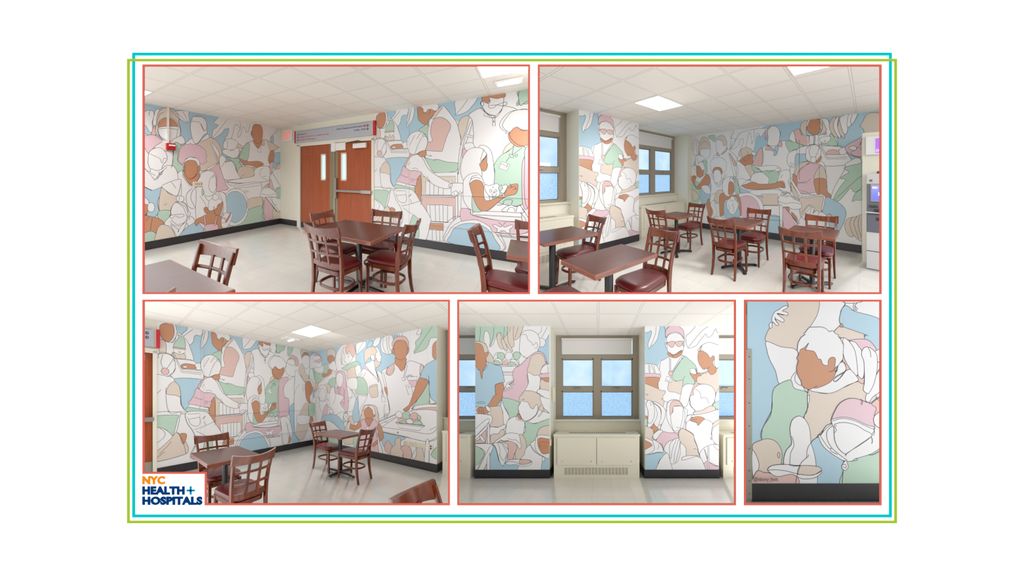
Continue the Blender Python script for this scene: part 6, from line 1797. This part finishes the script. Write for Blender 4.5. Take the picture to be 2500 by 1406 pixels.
table(3.74, -4.40, .84, .84, 'wooden table cut off at the lower left below the alarm wall', tg, 0, (0, 0), .33)
chair(3.72, -4.10, 183, 'lone wooden chair pushed to the lower left cropped table', g)
chair(3.955, -4.53, 90, 'chair of which only one back post tip shows over the cropped left table', g)
table(5.62, -2.07, .62, .60, 'table cut off at the right edge, in front of the painted wheelchair', tg, 45)
chair(5.32, -2.11, -92, 'near wooden chair at the right edge, tilted view of its back', g)
chair(5.555, -1.66, 180, 'chair half hidden behind the table at the right edge', g)

# ============================================================= set 2: many tables, upper right
use_set(2)
ceiling_and_floor(-.9, 6.2, -6.3, .12, 1.095, -2.79, .0, -.04, 2)
wall_frame('back'); mural_wall('wall_back', M_E, 0, LW1, .03, 4.085, 'far wall painted with a pastel mural behind the row of tables', seams=(1.3, 2.75, 3.35))
mb = MB(); mb.box(4.085, 6.2, 0, .1, 0, 2.6, 'mural_blue'); mb2 = MB(); mb2.box(-.52, .03, -.17, .1, 0, 2.6)
mural(mb, M_E, 0, LW1, (4.09, 4.6, .146, 2.598))
struct('wall_back', mb, 'mural_blue', 'mural wall above the white machine surround', 'wall')
struct('wall_corner', mb2, 'cream_paint', 'cream painted corner pier beside the far window', 'wall')
wall_base(.03, 4.085, nm='baseboard_back')
wall_frame('side'); mural_wall('wall_pier', M_R, -3.085, .0055, -3.085, -1.806, 'projecting pier painted with a mural of a masked worker in cap', thick=.5)
mb = MB(); mb.box(-3.087, -3.085, 0, .5, 0, 2.6); mb.box(-1.806, -1.804, 0, .5, 0, 2.6); struct('wall_pier_side', mb, 'cream_paint', 'cream painted side of the mural pier', 'wall')
wall_base(-3.085, -1.806, nm='baseboard_left')
mb = MB(); mb.box(-1.806, -1.798, -.008, .35, 0, .145); mb.box(-3.093, -3.085, -.008, .35, 0, .145); struct('baseboard_left', mb, 'base_black', 'black baseboard on the pier sides', 'baseboard')
window_bay(-.99, 1, 'between the mural pier and the far corner')
window_bay(-3.90, 2, 'at the left edge before the mural pier')
troffer(1.105, 1.665, -2.775, -2.215, 'bright square ceiling light in the middle above the row of tables', P_L2*.38)
troffer(3.455, 4.02, -2.88, -2.315, 'bright ceiling light cut off at the top above the machine', P_L2*1.8)
home()
k = thing('machine_surround', 'white cabinet with lit purple sign standing behind the cash machine', 'cabinet', at=(4.5, -.25, 0))
mb = MB(); mb.box(4.105, 5.2, -.5, -.002, 0, 2.14); emit('cabinet_body', mb, 'cream_paint', k)
mb = MB(); mb.box(4.150, 5.1, -.53, -.5, 1.77, 2.075, bev=.006); sg = emit('sign_box', mb, 'plastic_white', k)
mb = MB(); mb.box(4.285, 4.95, -.534, -.53, 1.80, 2.03); emit('sign_face', mb, 'screen_purple', sg)
emit('sign_lettering', text_mb('OUR', .10, .04, 'screen_text', 0, .001, 4.29, 1.815, -.536), 'screen_text', sg)
k = thing('cash_machine', 'grey cash machine with a blue screen cut off at the right edge', 'cash machine', at=(4.5, -.6, 0))
mb = MB(); mb.box(4.165, 4.95, -.82, -.505, .0, 1.46); emit('side_body', mb, 'atm_light', k)
mb = MB(); mb.box(4.165, 4.95, -.846, -.82, .02, .575); mb.box(4.165, 4.95, -.850, -.846, .285, .292, 'dark_slot'); mb.slots = ['atm_light', 'dark_slot']; mb.m = [0]*6+[1]*6; emit('lower_door', mb, 'atm_light', k)
mb = MB(); mb.box(4.165, 4.95, -.856, -.82, .575, .865, bev=.006); mb2 = MB(); emit('middle_panel', mb, 'atm_dark', k)
mb = MB(); mb.box(4.28, 4.5, -.862, -.855, .76, .80); emit('cash_slot', mb, 'atm_black', k)
mb = MB(); mb.box(4.135, 4.95, -.885, -.80, .863, .885, bev=.004); emit('shelf', mb, 'atm_light', k)
mb = MB(); mb.box(4.165, 4.95, -.85, -.82, .885, 1.305); emit('screen_surround', mb, 'atm_dark', k)
mb = MB(); mb.box(4.21, 4.90, -.862, -.85, 1.035, 1.30, bev=.006); sb = emit('screen_bezel', mb, 'atm_mid', k)
mb = MB(); mb.box(4.228, 4.75, -.866, -.862, 1.06, 1.27); s5 = emit('screen', mb, 'screen_blue', sb)
emit('screen_lettering', text_mb('MCU', .060, .028, 'screen_text', .03, .001, 4.236, 1.235, -.868), 'screen_text', sb)
emit('screen_lettering', text_mb('N', .045, .05, 'screen_text', .03, .001, 4.308, 1.13, -.868), 'screen_text', sb)
mb = MB(); mb.box(4.19, 4.30, -.872, -.85, .965, .985); mb.box(4.26, 4.40, -.895, -.85, .895, .93, bev=.005); emit('keypad', mb, 'atm_black', k)
mb = MB(); mb.box(4.165, 4.95, -.846, -.82, 1.305, 1.46); mb.box(4.20, 4.235, -.850, -.845, 1.34, 1.37, 'screw'); mb.slots = ['atm_light', 'screw']; mb.m = [0]*6+[1]*6; emit('top_panel', mb, 'atm_light', k)
mb = MB(); mb.box(4.30, 4.36, -.60, -.52, 1.462, 1.50); o = emit('camera_module', mb, 'atm_black', k)
g = 'chairs in the room with the row of tables'; tg = 'tables in the room with the cash machine'
table(2.345, -3.94, .53, .57, 'nearest wooden table at the lower left, with one chair behind', tg, 45, (0, -.02))
table(1.07, -3.82, .69, .58, 'wooden table cut off at the left edge below the window', tg, 12, (-.06, -.06))
table(1.25, -1.94, .535, .54, 'small wooden table by the far radiator cover, with two chairs', tg, 45)
table(2.53, -1.89, .56, .66, 'wooden table in the middle of the back row, black cross base', tg, 45)
table(3.59, -1.92, .57, .50, 'wooden table at the right near the cash machine', tg, 45)
chair(1.13, -2.10, 4, 'chair left of the small table by the far radiator cover', g)
chair(1.17, -1.48, 180, 'chair at the far side of the small table by the radiator cover', g)
chair(2.40, -3.64, 180, 'large near wooden chair at the end of the nearest table', g)
chair(.99, -3.58, 180, 'wooden chair at the left edge table, in front of the mural pier', g)
chair(2.513, -2.15, 0, 'wooden chair seen from behind at the middle table of the back row', g)
chair(2.60, -1.54, 180, 'wooden chair facing front behind the middle table of the back row', g)
chair(3.56, -2.25, 2, 'wooden chair seen from behind at the table near the cash machine', g)
chair(3.61, -1.68, 178, 'wooden chair facing front behind the table near the cash machine', g)
chair(2.14, -4.32, 0, 'chair of which only the seat edge shows below the nearest table', g)

# ============================================================= set 3: two walls of mural, lower left
use_set(3)
ceiling_and_floor(-.12, 5.5, -6.4, .62, .98, -1.11, .0, -.03, 3)
wall_frame('side', -6.644)
door_wall(2, ('edge of a brown wooden double door at the far left of the lower left scene', 'door closer over the doors of the lower left scene'))
SIGNLAB[0] = 'end of the grey wayfinding sign at the left edge, round arrows'; signboard()
wall_frame('side'); mural_wall('wall_left', M_B, -3.758, LW1, -3.758, 0, 'left mural wall with the painted wheelchair, meeting the corner', seams=(-2.6,))
wall_base(-3.758, 0, nm='baseboard_left')
wall_frame('side', -6.644)
painted_raceway(M_B, 2.886, 3.597, 3.627, .146, 2.598, .014, 'slim vertical cable raceway over the stooping painted figure')
painted_raceway(M_B, 2.886, 3.74, 6.62, .984, 1.004, .012, 'slim horizontal cable raceway above the painted wheel, near the corner')
painted_raceway(M_B, 2.886, 3.95, 6.62, .432, .450, .012, 'lower horizontal cable raceway through the painted wheel, near the corner')
wall_frame('back'); mural_wall('wall_right', M_C, 0, LW1, 0, 3.0, 'right mural wall with painted nurse and fruit basket', thick=.5, seams=(2.05, 2.55, 2.85))
wall_base(0, 3.0, nm='baseboard_right')
mb = MB(); mb.box(3.0, 3.002, 0, .5, 0, 2.6); struct('wall_pier_side', mb, 'cream_paint', 'cream side of the mural wall by the window', 'wall')
mb = MB(); mb.box(3.0, 3.008, -.008, .35, 0, .145); struct('baseboard_right', mb, 'base_black', 'black baseboard turning into the window recess', 'baseboard')
window_bay(3.826, 3, 'at the right edge beside the painted nurse')
G = 'outlets low on the painted wall'
plate('wall_outlet', 'ivory square outlet plate, first from the left in the low row', 'outlet', 2.425, 2.512, .388, .485, slots=[(2.45, 2.458, .445, .455), (2.475, 2.483, .445, .455), (2.45, 2.458, .415, .425), (2.475, 2.483, .415, .425)])['group'] = G
plate('wall_outlet', 'ivory double outlet plate, second from the left in the low row', 'outlet', 2.535, 2.655, .390, .483, slots=[(2.56+.03*i, 2.566+.03*i, z, z+.01) for i in range(3) for z in (.415, .445)])['group'] = G
plate('wall_outlet', 'blank ivory raceway box, third from the left in the low row', 'outlet', 2.66, 2.82, .392, .480)['group'] = G
plate('wall_outlet', 'tall ivory outlet plate at the right end of the low row', 'outlet', 2.87, 2.948, .380, .482, slots=[(2.895, 2.92, .44, .462), (2.895, 2.92, .40, .422)])['group'] = G
plate('wall_thermostat', 'tiny beige plate above the row of outlets', 'switch', 2.305, 2.335, .60, .65, 'plastic_ivory', slots=[(2.313, 2.327, .615, .635)])
troffer(.99, 1.56, -1.68, -1.12, 'bright square ceiling light in the middle of the lower left scene', P_L3)
bulkhead(.50, .72, -1.56, -1.17, 'small oblong emergency light left of the bright ceiling light')
g = 'chairs in the lower left corner scene'; tg = 'tables in the lower left corner scene'
table(1.95, -3.41, .545, .57, 'near wooden table at the lower left between two chairs', tg, 45)
chair(1.68, -3.36, -91, 'wooden chair behind the near table, against the painted doors side', g)
chair(2.30, -3.40, 92, 'large near wooden chair seen from behind at the near table', g)
table(1.91, -1.37, .58, .60, 'wooden table in the middle before the mural corner, black cross base', tg, 0, (0, .05))
chair(1.60, -1.285, -90, 'wooden chair on the left of the middle table, below the mural corner', g)
chair(2.185, -1.315, 90, 'wooden chair on the right of the middle table, beside the painted girl', g)
chair(4.09, -3.19, -96, 'chair of which only the curved crest rail rises at the lower right', g)

# ============================================================= set 4: window between two piers, lower middle
use_set(4)
ceiling_and_floor(-3.4, 3.4, -2.4, .62, -.583, -.464, -.084, -.30, 4)
wall_frame('back')
mural_wall('wall_left_pier', M_L, -2.098, .0055, -2.098, -.832, 'left pier painted with a man in blue shirt and a pregnant woman', thick=.5)
mural_wall('wall_right_pier', M_R, .802, .0055, .802, 2.067, 'right pier painted with a masked worker in pink cap', thick=.5)
mb = MB()
for q in (-2.1, -.832, .80, 2.067): mb.box(q, q+.002, 0, .5, 0, 2.6)
struct('wall_pier_side', mb, 'cream_paint', 'cream painted sides of the two piers', 'wall')
wall_base(-2.10, -.830, nm='baseboard_left'); wall_base(.80, 2.069, nm='baseboard_right')
mb = MB()
for q in (-2.108, -.83, .792, 2.069): mb.box(q, q+.008, -.008, .36, 0, .145)
struct('baseboard_back', mb, 'base_black', 'black baseboard inside the window recess', 'baseboard')
window_bay(-.016, 4, 'in the middle between the two painted piers')
window_bay(-2.914, 5, 'at the left edge beyond the left pier')
window_bay(2.884, 6, 'at the right edge beyond the right pier')
op = thing('wall_outlet', 'peach painted outlet box low on the left pier', 'outlet', at=(-.93, 0, .565))
mb = MB(True); mb.box(-.975, -.885, -.03, 0, .517, .612, bev=.006); emit('outlet_box', mb, 'outlet_peach', op)
mb = MB()
for q in (-.955, -.925, -.905):
    for z in (.54, .575): mb.box(q, q+.006, -.032, -.029, z, z+.012)
emit('socket', mb, 'dark_slot', op)
mb = MB(); mb.box(-.885, -.826, -.018, 0, .585, .60); emit('side_raceway', mb, 'outlet_peach', op)
rc = thing('cable_raceway', 'ivory conduit running down the edge of the left pier', 'raceway', at=(-.82, .02, 1.2))
mb = MB(); mb.box(-.830, -.812, .0, .02, .60, 2.6); emit('conduit', mb, 'cream_paint', rc)
mb = MB(); mb.box(-.832, -.800, -.01, .03, .55, .66, bev=.004); emit('junction_box', mb, 'plastic_ivory', rc)
mb = MB(); mb.box(-.825, -.77, .14, .18, 1.30, 1.56, bev=.004); o = emit('blind_bracket', mb, 'plastic_ivory'); tag(o, 'ivory wall bracket on the window return beside the left pier', 'bracket')

# ============================================================= set 5: mural close-up, lower right
use_set(5)
home()
grid_mat('floor_5', srgb(*C_FLOOR), srgb(150, 142, 132), .2915, 0, -.02, 0, .0022, .3, 5, .03)
mb = MB(); mb.box(-1.5, 1.5, -1.0, .1, -.03, 0); struct('floor', mb, 'floor_5', 'strip of cream floor below the close-up mural', 'floor')
MM5 = 290.0
def fx(px): return (px-1987)/MM5
wall_frame('back')
mural_wall('wall_closeup', M_F, 0, .0042, fx(1824), 1.4, 'close-up mural of a white haired child in profile over a green shirt')
zb = (1224-1179.8)/MM5
mb = MB(); mb.box(fx(1836), 1.4, -.006, 0, 0, zb); mb.box(fx(1836), 1.4, -.009, 0, 0, .012); mb.box(fx(2065), fx(2065)+.003, -.0065, 0, 0, zb); struct('baseboard_back', mb, 'base_black', 'broad black baseboard under the close-up mural', 'baseboard')
gd = thing('corner_guard', 'grey steel corner guard strip with screws at the left edge', 'corner guard', at=(fx(1829), 0, .6))
mb = MB(); mb.box(fx(1821.8), fx(1836.5), -.008, 0, .006, (1224-853)/MM5, bev=.002); emit('guard_plate', mb, 'guard_steel', gd)
mb = MB(True)
for y in (871.7, 926, 984, 1039.6, 1094.5, 1148, 1173, 1204, 1218): mb.cyl((fx(1831), -.008, (1224-y)/MM5), (fx(1831), -.0105, (1224-y)/MM5), .0038, n=10)
emit('screw', mb, 'screw', gd)
mb = MB(); mb.box(fx(1800), fx(1821.8), -.004, .05, 0, 2.2); mb.box(fx(1821.8), fx(1824.8), -.003, .02, 0, 2.2)
for y0, y1 in ((745, 768), (929, 960), (1035, 1062)): mb.box(fx(1820.5), fx(1822.8), -.006, -.003, (1224-y1)/MM5, (1224-y0)/MM5, 'dark_slot')
mb.slots = ['olive_frame', 'dark_slot']; mb.m = [0]*12+[1]*18
struct('door_3', mb, 'olive_frame', 'edge of a metal door frame at the far left of the close-up', 'door')
s = text_mb('@ebony_bolt', (1900.5-1841)/MM5, .03, 'mural_line', .004, .0004, fx(1841), (1224-1172.2)/MM5, -.0155)
hs = max(v.z for v in s.v); 
o = emit('signature', s, 'mural_line'); tag(o, 'small handwritten signature above the baseboard of the close-up mural', 'signature')
EXTRA_LIGHTS()
